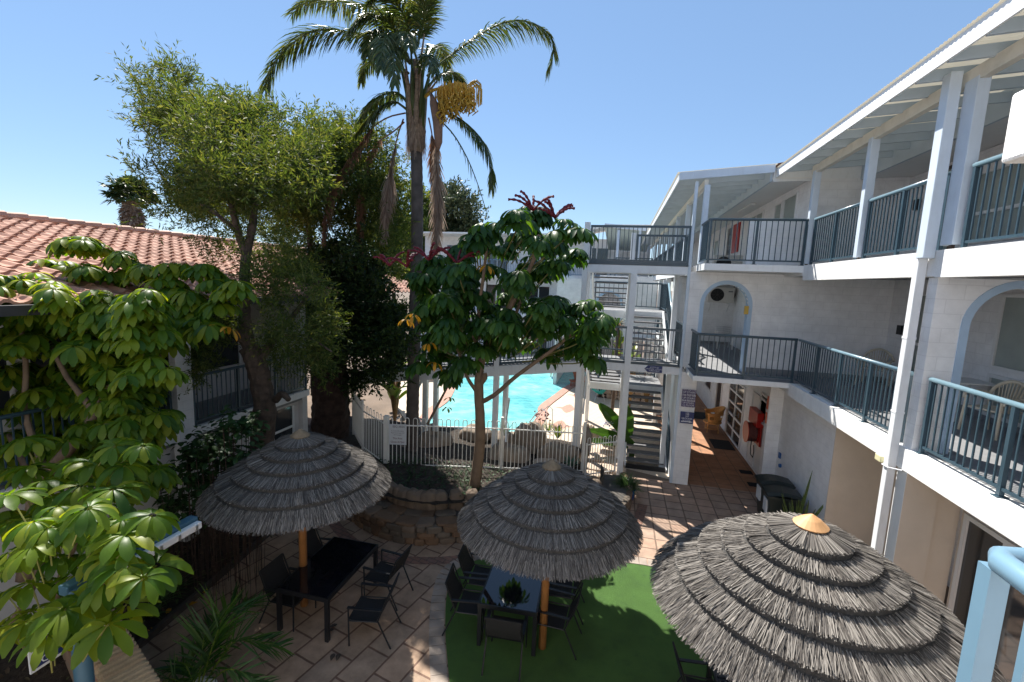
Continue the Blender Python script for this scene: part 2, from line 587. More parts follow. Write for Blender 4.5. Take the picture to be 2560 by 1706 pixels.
def railing(parent, p0, p1, h=1.05, gap=0.115, lift=0.10, ends=(True, True), mid=1, top='round', m=RAIL, kick=0.0, mt=None, name='railing'):
    """one panel of bar railing standing on the line p0-p1 (which may slope); posts, rails and bars are one welded piece"""
    p0, p1 = V(p0), V(p1)
    L = (p1 - p0).length
    d = (p1 - p0) / L
    b = MB()
    z = V((0, 0, 1))
    if not mt:
        if top == 'round':
            b.tube([p0 + z * h, p1 + z * h], 0.032, 10)
        else:
            b.bar(p0 + z * (h - .03), p1 + z * (h - .03), 0.06, 0.06)
    b.bar(p0 + z * lift, p1 + z * lift, 0.035, 0.035)
    n = max(1, round(L / gap))
    for i in range(1, n):
        q = p0 + d * (L * i / n)
        b.bar(q + z * lift, q + z * (h - .02), 0.018, 0.018, up=d)
    posts = [0.0] * ends[0] + [1.0] * ends[1] + [(i + 1) / (mid + 1) for i in range(mid)]
    for t in posts:
        q = p0 + d * min(max(L * t, 0.03), L - 0.03)
        b.bar(q, q + z * (h - .02), 0.05, 0.05, up=d)
        b.bar(q, q + z * 0.012, 0.12, 0.10, up=d)
    if kick:
        b.bar(p0 + z * kick / 2, p1 + z * kick / 2, 0.03, kick)
    o = b.build(name, m, parent)
    if mt:
        c = MB()
        c.tube([p0 + z * h, p1 + z * h], 0.034, 12)
        c.build('handrail', mt, o, smooth=True)
    return o


def arch_wall(b, x0, x1, z0, z1, y0, y1, openings, n=14):
    """wall in the plane of x and z between y0 and y1 with round-headed openings (xa, xb, spring z)"""
    cur = x0
    for xa, xb, zs in sorted(openings):
        b.box(cur, y0, z0, xa, y1, z1)
        r = (xb - xa) / 2
        xc = (xa + xb) / 2
        pts = [(xc - r * math.cos(math.pi * i / n), zs + r * math.sin(math.pi * i / n)) for i in range(n + 1)]
        for (xa_, za_), (xb_, zb_) in zip(pts[:-1], pts[1:]):
            b.vprism([(xa_, za_), (xb_, zb_), (xb_, z1), (xa_, z1)], y0, y1)
        cur = xb
    b.box(cur, y0, z0, x1, y1, z1)


def arch_trim(xa, xb, z0, zs, y0, y1, wd, n=18):
    """painted band round an arch opening: flat face plus reveal"""
    b = MB()
    r = (xb - xa) / 2
    xc = (xa + xb) / 2
    inn = [(xa, z0)] + [(xc - r * math.cos(math.pi * i / n), zs + r * math.sin(math.pi * i / n)) for i in range(n + 1)] + [(xb, z0)]
    ro = r + wd
    out = [(xa - wd, z0)] + [(xc - ro * math.cos(math.pi * i / n), zs + ro * math.sin(math.pi * i / n)) for i in range(n + 1)] + [(xb + wd, z0)]
    for i in range(len(inn) - 1):
        a, c, d, e = inn[i], inn[i + 1], out[i + 1], out[i]
        b.quad((a[0], y0, a[1]), (c[0], y0, c[1]), (d[0], y0, d[1]), (e[0], y0, e[1]))
        b.quad((e[0], y0, e[1]), (d[0], y0, d[1]), (d[0], y0 + .02, d[1]), (e[0], y0 + .02, e[1]))
        # reveal, 3 mm proud of the masonry
        f = lambda p: (xc + (p[0] - xc) * (1 - .004 / r), p[1] - .002)
        a2, c2 = f(a), f(c)
        b.quad((a[0], y0, a[1]), (a2[0], y1, a2[1]), (c2[0], y1, c2[1]), (c[0], y0, c[1]))
    return b


def xwindow(parent, x, y0, y1, z0, z1, glass=GLASS, frame=FRAME, mull=(), name='window', t=0.06, side=-1, sill=False):
    """window or glazed door in a wall along Y whose face is at x, seen from -X"""
    b = MB()
    xf = x + side * 0.012
    b.box(min(xf, xf + .02), y0 + t, z0 + t, max(xf, xf + .02), y1 - t, z1 - t)
    o = b.build(name, glass, parent)
    f = MB()
    xa, xb = sorted((x + side * 0.045, x - side * .02))
    f.box(xa, y0, z0, xb, y0 + t, z1)
    f.box(xa, y1 - t, z0, xb, y1, z1)
    f.box(xa, y0 + t, z1 - t, xb, y1 - t, z1)
    f.box(xa, y0 + t, z0, xb, y1 - t, z0 + t)
    for kind, v in mull:
        if kind == 'y':
            f.box(xa, v - t / 2, z0 + t, xb, v + t / 2, z1 - t)
        else:
            f.box(xa + .003, y0 + t, v - t / 2, xb, y1 - t, v + t / 2)
    f.build('frame', frame, o)
    if sill:
        s = MB()
        s.box(min(x + side * .1, x), y0 - .05, z0 - .05, max(x + side * .1, x), y1 + .05, z0)
        s.build('sill', frame, o)
    return o


def corrugated(b, x0, x1, z0, z1, y0, y1, pitch=0.076, amp=0.009, per=4):
    """sheet sloping from (x0, z0) to (x1, z1), ribs running along that slope, waves along y"""
    n = int((y1 - y0) / pitch * per)
    s = len(b.v)
    for i in range(n + 1):
        y = y0 + (y1 - y0) * i / n
        dz = amp * math.sin(2 * math.pi * i / per + .4)
        b.v.append((x0, y, z0 + dz))
        b.v.append((x1, y, z1 + dz))
    for i in range(n):
        k = s + 2 * i
        b.f.append((k, k + 1, k + 3, k + 2))

# ------------------------------------------------------------------ ground, paving, pool
PAVE = brickmat('sandstone patio pavers', (0.42, 0.285, 0.195), (0.35, 0.255, 0.185), (0.17, 0.10, 0.07), 0.62, 0.42, 0.018, rot=math.radians(-76), bump=0.5, stain=0.4)
PAVES = brickmat('square terracotta pavers', (0.44, 0.29, 0.21), (0.38, 0.275, 0.21), (0.19, 0.13, 0.095), 0.40, 0.40, 0.02, rot=0, offset=0.0, bump=0.5, stain=0.35)
PAVEC = brickmat('corridor terracotta tiles', (0.40, 0.20, 0.11), (0.36, 0.19, 0.11), (0.22, 0.14, 0.09), 0.40, 0.40, 0.015, rot=0, offset=0.0, bump=0.4, stain=0.3)
BAND = brickmat('red brick paver band', (0.27, 0.14, 0.10), (0.24, 0.14, 0.11), (0.14, 0.10, 0.08), 0.22, 0.11, 0.012, rot=math.radians(15), bump=0.5, stain=0.35)
PDECK = brickmat('cream pool deck pavers', (0.56, 0.47, 0.37), (0.53, 0.45, 0.36), (0.44, 0.36, 0.29), 0.23, 0.23, 0.010, rot=math.radians(20), offset=0.0, bump=0.3, stain=0.12)
PRED = brickmat('pink brick coping', (0.46, 0.24, 0.18), (0.43, 0.23, 0.18), (0.36, 0.24, 0.19), 0.23, 0.12, 0.012, rot=0, bump=0.4, stain=0.2)
EARTH = mat('bare earth', (0.16, 0.12, 0.09), 0.95, 0.3, 0.6, bump=0.6)
b = MB()
b.quad((-700, -500, 0), (700, -500, 0), (700, 900, 0), (-700, 900, 0))
setting(b.build('ground', EARTH))
setting(sheet([(-6.75, 1.5), (-1.2, 1.5), (-1.2, 9.5), (-6.6, 9.5), (-7.0, 7.7)], .004, 'patio_paving', PAVE))
setting(sheet([(-1.2, 0), (5.0, 0), (5.0, 13.3), (0.65, 13.3), (0.2, 11.0), (-1.2, 9.5)], .004, 'path_paving', PAVES))
setting(sheet([(1.9, 13.3), (4.6, 13.3), (4.6, 36), (1.9, 36)], .004, 'corridor_paving', PAVEC))
# brick band following the stone wall and the garden bed
arc = smooth_poly([(-6.95, 9.6), (-6.35, 8.9), (-5.4, 8.15), (-4.3, 7.72), (-3.3, 7.85), (-2.4, 8.25), (-1.2, 8.72), (0.1, 9.3), (0.75, 10.4), (1.0, 11.6)], 6, closed=False)
bb = MB()
Lr, Rr = [], []
for i, p in enumerate(arc):
    q = arc[min(i + 1, len(arc) - 1)] if i < len(arc) - 1 else arc[i]
    o = arc[max(i - 1, 0)]
    d = V((q[0] - o[0], q[1] - o[1], 0)).normalized()
    nrm = V((-d.y, d.x, 0)) * .12
    Lr.append((p[0] + nrm.x, p[1] + nrm.y, .009))
    Rr.append((p[0] - nrm.x, p[1] - nrm.y, .009))
bb.strip(Rr, Lr)
setting(bb.build('path_border', BAND))

POOL = [(-2.45, 14.5), (-2.9, 16), (-2.98, 18.5), (-3.13, 19.5), (-3.06, 20.5), (-2.79, 22.1), (-2.44, 24.2), (-1.9, 26.2), (-1.5, 28.6), (-2.6, 30.0), (-4.4, 29.0), (-5.6, 27.2), (-7.1, 25.9), (-8.7, 25.4), (-8.75, 24.1), (-8.05, 22.28), (-7.59, 20.7), (-7.25, 19), (-7.18, 17.24), (-6.75, 15.6), (-6.2, 14.9), (-5.3, 13.7), (-4.4, 13.3), (-3.2, 13.8)]
pool_o = smooth_poly(POOL, 5)
WAT = bpy.data.materials.new('pool water')
WAT.use_nodes = True
t = WAT.node_tree
pb = t.nodes['Principled BSDF']
pb.inputs['Roughness'].default_value = 0.08
pb.inputs['Specular IOR Level'].default_value = 0.5
tc = t.nodes.new('ShaderNodeTexCoord')
wv = t.nodes.new('ShaderNodeTexNoise')
wv.inputs['Scale'].default_value = 0.35
wv.inputs['Detail'].default_value = 4
t.links.new(tc.outputs['Object'], wv.inputs['Vector'])
cr = t.nodes.new('ShaderNodeValToRGB')
cr.color_ramp.elements[0].position = .35
cr.color_ramp.elements[1].position = .65
cr.color_ramp.elements[0].color = (0.11, 0.42, 0.45, 1)
cr.color_ramp.elements[1].color = (0.24, 0.56, 0.57, 1)
t.links.new(wv.outputs['Fac'], cr.inputs['Fac'])
vo = t.nodes.new('ShaderNodeTexVoronoi')
vo.feature = 'SMOOTH_F1'
vo.inputs['Scale'].default_value = 2.4
n2 = t.nodes.new('ShaderNodeTexNoise')
n2.inputs['Scale'].default_value = 1.6
va = t.nodes.new('ShaderNodeVectorMath')
va.operation = 'MULTIPLY_ADD'
va.inputs[1].default_value = (.5, .5, .5)
t.links.new(tc.outputs['Object'], n2.inputs['Vector'])
t.links.new(n2.outputs['Color'], va.inputs[0])
t.links.new(tc.outputs['Object'], va.inputs[2])
t.links.new(va.outputs[0], vo.inputs['Vector'])
c2 = t.nodes.new('ShaderNodeValToRGB')  # brighter cells paint ripple glints into the water colour
c2.color_ramp.elements[0].position = .35
c2.color_ramp.elements[1].position = .62
c2.color_ramp.elements[0].color = (.92, .96, .96, 1)
c2.color_ramp.elements[1].color = (1.35, 1.25, 1.22, 1)
t.links.new(vo.outputs['Distance'], c2.inputs['Fac'])
mm = t.nodes.new('ShaderNodeMix')
mm.data_type = 'RGBA'
mm.blend_type = 'MULTIPLY'
mm.inputs[0].default_value = 1
t.links.new(cr.outputs[0], mm.inputs[6])
t.links.new(c2.outputs[0], mm.inputs[7])
t.links.new(mm.outputs[2], pb.inputs['Base Color'])
nb = t.nodes.new('ShaderNodeTexNoise')
nb.inputs['Scale'].default_value = 5
nb.inputs['Detail'].default_value = 4
t.links.new(tc.outputs['Object'], nb.inputs['Vector'])
bp = t.nodes.new('ShaderNodeBump')
bp.inputs['Strength'].default_value = .55
bp.inputs['Distance'].default_value = .08
t.links.new(nb.outputs['Fac'], bp.inputs['Height'])
t.links.new(bp.outputs[0], pb.inputs['Normal'])
setting(sheet(pool_o, .016, 'pool_water', WAT))
setting(sheet([(-3.6, 15.2), (2.0, 13.4), (2.0, 34), (-1, 36), (-13, 34), (-13, 26), (-9.4, 18), (-7.0, 14.9)], .008, 'pool_deck', PDECK))
n = len(pool_o)
cop = MB()
cen = V((-4.8, 21, 0))
ins, outs = [], []
for i, p in enumerate(pool_o):
    a, c = V((*pool_o[i - 1], 0)), V((*pool_o[(i + 1) % n], 0))
    d = (c - a).normalized()
    nr = V((-d.y, d.x, 0))
    nr = nr if nr.dot(V((*p, 0)) - cen) > 0 else -nr
    ins.append(V((*p, .045)))
    outs.append(V((p[0] + nr.x * .42, p[1] + nr.y * .42, .045)))
for i in range(n):
    j = (i + 1) % n
    if min(pool_o[i][1], pool_o[j][1]) < 15.2:
        continue
    cop.quad(ins[i], ins[j], outs[j], outs[i])
    cop.quad(*[V((q.x, q.y, z)) for q, z in ((ins[i], .012), (ins[j], .012), (ins[j], .045), (ins[i], .045))])
    cop.quad(*[V((q.x, q.y, z)) for q, z in ((outs[j], .004), (outs[i], .004), (outs[i], .045), (outs[j], .045))])
setting(cop.build('pool_edge', PRED))
# dark tile lip along the far end of the pool
tl = MB()
for i in range(n):
    j = (i + 1) % n
    if pool_o[i][1] > 25.2 and pool_o[j][1] > 25.2 and pool_o[i][0] < -3.0:
        tl.quad(*[V((q.x, q.y - .03, z)) for q, z in ((ins[i], .02), (ins[j], .02), (ins[j], .30), (ins[i], .30))])
        tl.quad(V((ins[i].x, ins[i].y - .03, .30)), V((ins[j].x, ins[j].y - .03, .30)), V((outs[j].x, outs[j].y, .30)), V((outs[i].x, outs[i].y, .30)))
tl_o = setting(tl.build('pool_tile_lip', mat('navy pool tile', (0.03, 0.10, 0.20), 0.3, 0.2, 5)))
# diamonds laid in the deck
for cx, cy, s in ((-1.83, 20.0, .62), (-1.6, 22.6, .55), (-1.9, 17.4, .6)):
    dm = MB()
    k = s * .28
    for dx, dy, e in ((0, 0, s), ):
        ring = [(cx + s * a, cy + s * bq) for a, bq in ((1, 0), (.45, .22), (.22, .9), (0, 1.2), (-.22, .9), (-.45, .22), (-1, 0), (-.45, -.22), (-.22, -.9), (0, -1.2), (.22, -.9), (.45, -.22))]
        dm.quad(*[(x, y, .012) for x, y in ring])
    setting(dm.build('deck_inlay', PRED))

# artificial turf
TURFM = mat('artificial turf', (0.070, 0.155, 0.032), 0.95, 0.2, 1.3, bump=1.0, bscale=260, dirt=((0.045, 0.105, 0.03), 5, 0.7))
turf = smooth_poly([(-1.6, 4.6), (-1.95, 5.4), (-2.32, 6.2), (-2.62, 7.05), (-2.68, 7.7), (-2.2, 8.25), (-1.0, 8.7), (0.35, 8.86), (1.2, 8.86), (2.2, 8.4), (3.0, 7.2), (3.3, 5.5), (2.8, 3.4), (1.0, 2.3), (-0.8, 3.0)], 5)
tb = MB()
tb.prism(turf, .002, .022)
setting(tb.build('turf_lawn', TURFM))
# pale edging stones round the turf
ed = MB()
tn = len(turf)
for i in range(tn):
    p = turf[i]
    a, c = turf[i - 1], turf[(i + 1) % tn]
    if p[1] < 3.3:
        continue
    d = V((c[0] - a[0], c[1] - a[1], 0)).normalized()
    nr = V((d.y, -d.x, 0))
    nr = nr if nr.dot(V((p[0] - .3, p[1] - 5.8, 0))) > 0 else -nr
    q = V((p[0], p[1], .011)) + nr * .14
    L = V((c[0] - a[0], c[1] - a[1], 0)).length * .5
    ed.bar(q - d * L * .48, q + d * L * .48, .24, .02)
setting(ed.build('turf_edging', mat('pale edging stone', (0.30, 0.25, 0.21), 0.85, 0.25, 3, bump=.4)))

# ------------------------------------------------------------------ motel wing on the right
motel = thing('motel_building', 'white three storey motel wing with blue railings and skillion verandah roof', 'building', (4.2, 12, 0))


def part(mb, name, m, smooth=False, bevel=0.0, parent=motel):
    return mb.build(name, m, parent, smooth, bevel)


L1, L2 = 3.42, 6.23
# balcony slabs, near wing
b = MB(); b.box(4.2, -2, 3.11, 4.42, 12.0, L1); part(b, 'balcony_edge_beam', RENDER)
b = MB(); b.box(4.42, -2, 3.20, 6.7, 13.2, L1 - .003); part(b, 'balcony_slab', DECK)
b = MB(); b.box(4.2, -2, 5.88, 4.40, 7.38, 6.245); b.box(4.212, 7.38, 5.895, 4.40, 12.0, 6.245); part(b, 'balcony_edge_beam', RENDER)
b = MB(); b.box(4.40, -2, 6.0, 6.7, 13.2, L2 - .02); part(b, 'balcony_slab', DECK)
# balcony slabs, end of the far wing
b = MB(); b.box(2.0, 12.0, 3.29, 4.2, 13.2, L1 - .004); b.box(4.2, 12.0, 3.16, 4.42, 13.2, L1 - .004); part(b, 'balcony_slab', WHITE)
b = MB(); b.box(2.02, 12.02, L1 - .003, 4.42, 13.18, L1 + .003); part(b, 'balcony_deck', DECK)
b = MB(); b.box(2.03, 12.0, 6.07, 4.2, 13.2, L2); b.box(4.2, 12.0, 6.0, 4.4, 13.2, L2); part(b, 'balcony_slab', WHITE)
b = MB(); b.box(2.0, 13.2, 3.29, 4.57, 36, L1); part(b, 'balcony_slab', DECK)
b = MB(); b.box(2.03, 13.2, 6.07, 4.57, 36, L2); part(b, 'balcony_slab', DECK)
b = MB(); b.box(1.97, 14.4, 3.22, 2.0, 36, L1 + .01); b.box(2.0, 14.4, 6.0, 2.03, 36, L2 + .01); part(b, 'balcony_fascia', WHITE)
# walls
b = MB(); arch_wall(b, 1.90, 6.70, L1, 6.06, 13.2, 13.4, [(2.31, 3.42, 5.20)]); part(b, 'wall', BLOCK)
part(arch_trim(2.31, 3.42, L1, 5.20, 13.185, 13.42, .10), 'arch_band', TRIM)
b = MB(); b.box(3.27, 13.22, L2, 4.55, 13.36, 7.42); part(b, 'wall', BLOCK)
b = MB(); b.box(4.57, 13.2, L2, 6.70, 13.4, 8.46); part(b, 'wall', BLOCK)
b = MB(); b.box(6.70, -2, 0, 6.9, 13.4, 8.46); part(b, 'wall', BLOCK)
b = MB(); b.box(4.57, 13.4, 6.23, 4.75, 36, 8.46); b.box(4.57, 13.4, L1, 4.75, 36, 6.06); b.box(4.52, 13.4, 0, 4.75, 36, 3.28); part(b, 'wall', BLOCK)
b = MB(); b.box(2.2, 19.6, L1, 4.57, 19.75, 6.06); part(b, 'wall', BLOCK)
b = MB(); b.box(4.53, 10.2, 0, 4.7, 13.2, 3.15); b.box(4.2, 13.2, 0, 4.56, 13.42, 3.15); part(b, 'wall', BLOCK)
b = MB(); b.box(4.70, 10.2, 0, 6.7, 10.4, 3.19); b.box(4.526, 10.185, 0, 4.70, 10.2, 3.19); part(b, 'wall', BEIGE)
b = MB(); arch_wall(b, 4.26, 6.70, L1, 5.88, 7.4, 7.6, [(4.70, 5.81, 5.22)]); part(b, 'wall', BLOCK)
part(arch_trim(4.70, 5.81, L1, 5.22, 7.385, 7.62, .10), 'arch_band', TRIM)
b = MB(); b.box(4.26, 7.4, 0, 4.68, 7.62, 3.11); part(b, 'column', BEIGE)
b = MB(); b.box(4.253, 7.398, 0, 4.26, 7.622, 3.11); part(b, 'column_lit_face', WHITE)  # white skin paints sunlight onto the left side of the beige column
b = MB(); b.box(5.0, -2, 0, 5.15, 7.4, 3.19); b.box(4.68, 7.45, 0, 5.0, 7.6, 3.19); part(b, 'wall', BEIGE)
b = MB(); b.box(1.90, 13.2, 0, 2.32, 13.55, L1 - .13); part(b, 'column', BLOCK)
b = MB(); b.box(1.86, 13.55, 0, 1.98, 16.3, 3.22); part(b, 'wall', WHITE)
for yy in (17.0, 20.5, 24.0, 27.5, 31):
    b = MB(); b.box(1.98, yy, 0, 2.22, yy + .24, 3.22); b.box(2.0, yy, L1, 2.2, yy + .2, 6.0); part(b, 'column', WHITE)
# skirtings
b = MB(); b.box(3.52, 13.17, L1, 6.68, 13.2, L1 + .13); b.box(6.67, 7.6, L1, 6.70, 13.17, L1 + .13); b.box(2.3, 19.57, L1, 4.55, 19.6, L1 + .1); part(b, 'skirting', DECK)
# railings
railing(motel, (2.06, 12.08, L1), (4.30, 12.08, L1), 1.06, .125, mid=1)
railing(motel, (2.06, 13.15, L1), (2.06, 12.08, L1), 1.06, .115, mid=0, ends=(False, False))
o = railing(motel, (4.32, 7.75, L1), (4.32, 12.0, L1), 1.06, .115, mid=3, mt=RAILN, ends=(True, False))
railing(motel, (4.32, -1, L1), (4.32, 7.32, L1), 1.06, .115, mid=5, mt=RAILN, ends=(False, True))
railing(motel, (2.08, 12.08, L2), (4.22, 12.08, L2), 1.06, .125, mid=1)
railing(motel, (2.08, 13.1, L2), (2.08, 12.08, L2), 1.06, .115, mid=0, ends=(False, False))
railing(motel, (4.32, 9.80, L2), (4.32, 11.95, L2), 1.06, .105, mid=1, m=RAIL, mt=RAILN)
railing(motel, (4.32, 7.55, L2), (4.32, 9.62, L2), 1.06, .105, mid=1, mt=RAILN)
railing(motel, (4.32, -1, L2), (4.32, 7.15, L2), 1.06, .115, mid=4, mt=RAILN)
for ya, yb in ((14.5, 19), (19.1, 23.4), (23.5, 27.8), (27.9, 33)):
    railing(motel, (2.08, ya, L2), (2.08, yb, L2), 1.06, .115, mid=2, name='railing')
    railing(motel, (2.05, ya, L1), (2.05, yb, L1), 1.06, .115, mid=2, name='railing')
# verandah posts
for x, y, wd, z0 in ((4.3, 12.12, .13, L2 + .05), (4.3, 9.72, .13, L2 + .06), (4.31, 7.33, .24, L2 + .08), (4.3, 4.9, .13, L2 + .06), (4.3, 2.5, .13, L2 + .06)):
    b = MB()
    b.box(x - .07, y - wd / 2, z0, x + .07, y + wd / 2, 8.40)
    o = part(b, 'post', PALE, bevel=.006)
    s = MB(); s.box(x - .02, y - .03, L2, x + .02, y + .03, z0); s.build('stirrup', BROWN, o)
for x, y in ((2.13, 13.22), (2.1, 16.2), (2.1, 18.8), (2.1, 21.4), (2.1, 24.0), (2.1, 26.6), (2.1, 29.4)):
    b = MB(); b.box(x - .07, y - .07, L2 + .04, x + .07, y + .07, 8.33); part(b, 'post', PALE, bevel=.006)
# downpipes
b = MB(); b.box(4.09, 7.56, 0.0, 4.20, 7.68, 6.15); o = part(b, 'downpipe', WHITE, bevel=.01)
for z in (3.9, 5.0, 1.6):
    s = MB(); s.box(4.085, 7.555, z, 4.20, 7.685, z + .03); s.build('pipe_clip', WHITE, o)
b = MB(); b.box(4.06, 7.43, 6.14, 4.20, 7.6, 8.55); part(b, 'downpipe', PALE, bevel=.01)
b = MB(); b.box(1.82, 13.16, 0.02, 1.90, 13.26, 8.42); part(b, 'downpipe', PALE, bevel=.01)
# beams, rafters, fascias, roof sheets
b = MB(); b.box(4.25, -2, 8.36, 4.35, 12.3, 8.54); part(b, 'verandah_beam', CREAM)
b = MB(); b.box(2.05, 13.2, 8.30, 2.15, 34, 8.47); part(b, 'verandah_beam', CREAM)
b = MB(); b.box(5.65, -2, 8.42, 5.70, 13.2, 8.845); part(b, 'ledger', RAFT)
b = MB(); b.box(3.62, 13.2, 8.40, 3.67, 34, 8.80); part(b, 'ledger', RAFT)
b = MB(); b.box(5.70, -2, 8.47, 6.9, 13.2, 8.5); b.box(3.67, 13.2, 8.47, 4.75, 36, 8.5); part(b, 'soffit', mat('white ceiling board', (.74, .74, .73), .7, .02))
slope = .073
for i in range(24):
    y = -1.6 + i * .615
    if y > 13.0:
        break
    b = MB(); b.bar((3.77, y, 8.56), (5.66, y, 8.56 + 1.89 * slope), .045, .15); part(b, 'rafter', RAFT)
for i in range(33):
    y = 13.75 + i * .6
    b = MB(); b.bar((1.44, y, 8.50), (3.63, y, 8.50 + 2.19 * slope), .045, .15); part(b, 'rafter', RAFT)
b = MB(); b.box(3.735, -2, 8.49, 3.765, 13.2, 8.70); part(b, 'fascia_board', mat('white fascia paint', (.80, .82, .84), .4, .02))
b = MB(); b.box(1.385, 13.15, 8.43, 1.415, 35, 8.62); part(b, 'fascia_board', MATS['white fascia paint'])
b = MB()
b.vprism([(1.40, 8.44), (3.68, 8.605), (3.68, 8.80), (1.40, 8.635)], 13.08, 13.12)
part(b, 'barge_board', PALE)
b = MB(); corrugated(b, 3.70, 5.9, 8.715, 8.715 + 2.2 * slope, -2, 13.18); part(b, 'roof_sheet', SHEET)
b = MB(); corrugated(b, 1.35, 3.75, 8.652, 8.652 + 2.4 * slope, 13.13, 35); part(b, 'roof_sheet', SHEET)
b = MB()
b.quad((5.8, -2, 8.95), (10.5, -2, 10.2), (10.5, 13.2, 10.2), (5.8, 13.2, 8.95))
b.quad((3.6, 13.3, 8.84), (10.5, 13.3, 10.2), (10.5, 36, 10.2), (3.6, 36, 8.84))
part(b, 'tiled_roof', TERRA)
b = MB(); b.vprism([(3.69, 8.40), (6.9, 8.46), (6.9, 9.2), (5.9, 8.95), (3.69, 8.74)], 13.21, 13.28); part(b, 'gable_infill', WHITE)
# windows and doors
xwindow(motel, 6.70, 10.9, 12.25, L1 + .05, 5.70, CURT, FRAME, [('y', 11.75), ('z', 4.55)], 'door')
xwindow(motel, 6.70, 8.0, 9.85, 4.38, 5.72, CURT, FRAME, [('y', 8.9)])
xwindow(motel, 6.70, 8.0, 9.85, L1 + .1, 4.28, CURT, FRAME, [('y', 8.9)])
xwindow(motel, 6.70, 4.0, 6.9, L1 + .1, 5.72, CURT, FRAME, [('y', 5.4)])
xwindow(motel, 6.70, 11.4, 12.3, L2 + .03, 8.38, CURT, BROWN, [('z', 7.2)], 'door')
xwindow(motel, 6.70, 9.4, 10.95, L2 + .45, 8.05, CURT, FRAME, [('z', 7.25)])
xwindow(motel, 6.70, 5.6, 8.2, L2 + .3, 8.05, CURT, FRAME, [('y', 6.9)])
xwindow(motel, 4.57, 13.95, 15.0, L2 + .35, 8.30, CURT, FRAME)
xwindow(motel, 4.57, 15.1, 15.75, L2 + .02, 8.26, CURT, FRAME, [], 'door')
xwindow(motel, 4.57, 16.9, 18.6, L2 + .6, 8.28, CURT, FRAME, [('y', 17.7)])
xwindow(motel, 4.57, 20.95, 21.9, L2 + .1, 8.3, GLASS, FRAME)
b = MB(); b.box(4.52, 19.85, L2 + .9, 4.565, 20.85, 8.28); part(b, 'shutter', RED)
xwindow(motel, 4.57, 23.6, 24.6, L2 + .5, 8.0, CURT, FRAME)
xwindow(motel, 4.57, 16.0, 17.6, L1 + .04, 5.75, GLASS, FRAME, [('z', 4.6)], 'door')
o = xwindow(motel, 4.52, 16.62, 18.7, .06, 2.3, GLASS, FRAME, [('y', 17.66), ('z', .5), ('z', .95), ('z', 1.4), ('z', 1.85)], 'door')
h = MB(); h.bar((4.42, 17.5, 1.0), (4.42, 17.5, 1.16), .03, .03, up=V((0, 1, 0))); h.bar((4.42, 17.5, 1.08), (4.52, 17.5, 1.08), .02, .02); h.build('handle', STEEL, o)
o = xwindow(motel, 4.52, 13.95, 15.75, .06, 2.4, mat('white door leaf', (.7, .7, .69), .5, .02), FRAME, [('y', 15.0)], 'door')
xwindow(motel, 4.52, 14.05, 14.95, 1.75, 2.55, GLASS, FRAME, [], 'window', sill=True)
xwindow(motel, 4.52, 19.9, 20.9, .06, 2.2, GLASS, FRAME, [], 'door')
xwindow(motel, 4.52, 22.0, 23.4, .9, 2.2, GLASS, FRAME)
xwindow(motel, 5.0, 4.3, 7.3, .06, 2.62, GLASS, FRAME, [('y', 6.6), ('y', 5.5)], 'door')
# rendered stub of slab close by on the right
b = MB(); b.box(2.075, 2.9, 6.37, 3.3, 3.25, 6.75); part(b, 'slab_stub', RENDER, bevel=.02)
# unseen plain wall added behind the landing, bounces sun back into the courtyard
b = MB(); b.box(-14, -3.6, 0, 6.7, -3.4, 8.9); part(b, 'rear_bounce_wall', BLOCK)
# little fittings fixed to the walls
b = MB(); b.box(6.62, 12.52, 4.70, 6.70, 12.70, 4.92); part(b, 'meter_box', BLACK)
b = MB(); b.box(6.62, 12.62, 7.62, 6.70, 12.78, 7.86); part(b, 'meter_box', BLACK)
b = MB(); b.box(3.32, 13.12, 4.98, 3.42, 13.18, 5.20); part(b, 'wall_lamp', mat('amber plastic', (.55, .36, .06), .4, .05))
b = MB(); b.box(4.10, 7.78, 3.06, 4.2, 7.94, 3.16); part(b, 'wall_lamp', mat('pale lemon plastic', (.66, .62, .38), .4, .05), bevel=.01)
b = MB(); b.tube([(4.19, 7.78, 3.11), (4.19, 7.7, 3.08), (4.07, 7.66, 3.08), (4.07, 7.5, 3.09), (4.19, 7.4, 3.10)], .012, 6); part(b, 'conduit', WHITE)
b = MB(); b.box(4.05, 16.6, 8.40, 4.2, 18.3, 8.46); part(b, 'ceiling_light', FRAME)
b = MB(); b.tube([(4.50, 12.75, 1.06), (4.45, 12.75, 1.06)], .05, 10); b.box(4.49, 12.9, 1.2, 4.53, 13.0, 1.34); part(b, 'garden_tap', mat('blue tap', (.02, .1, .3), .4))

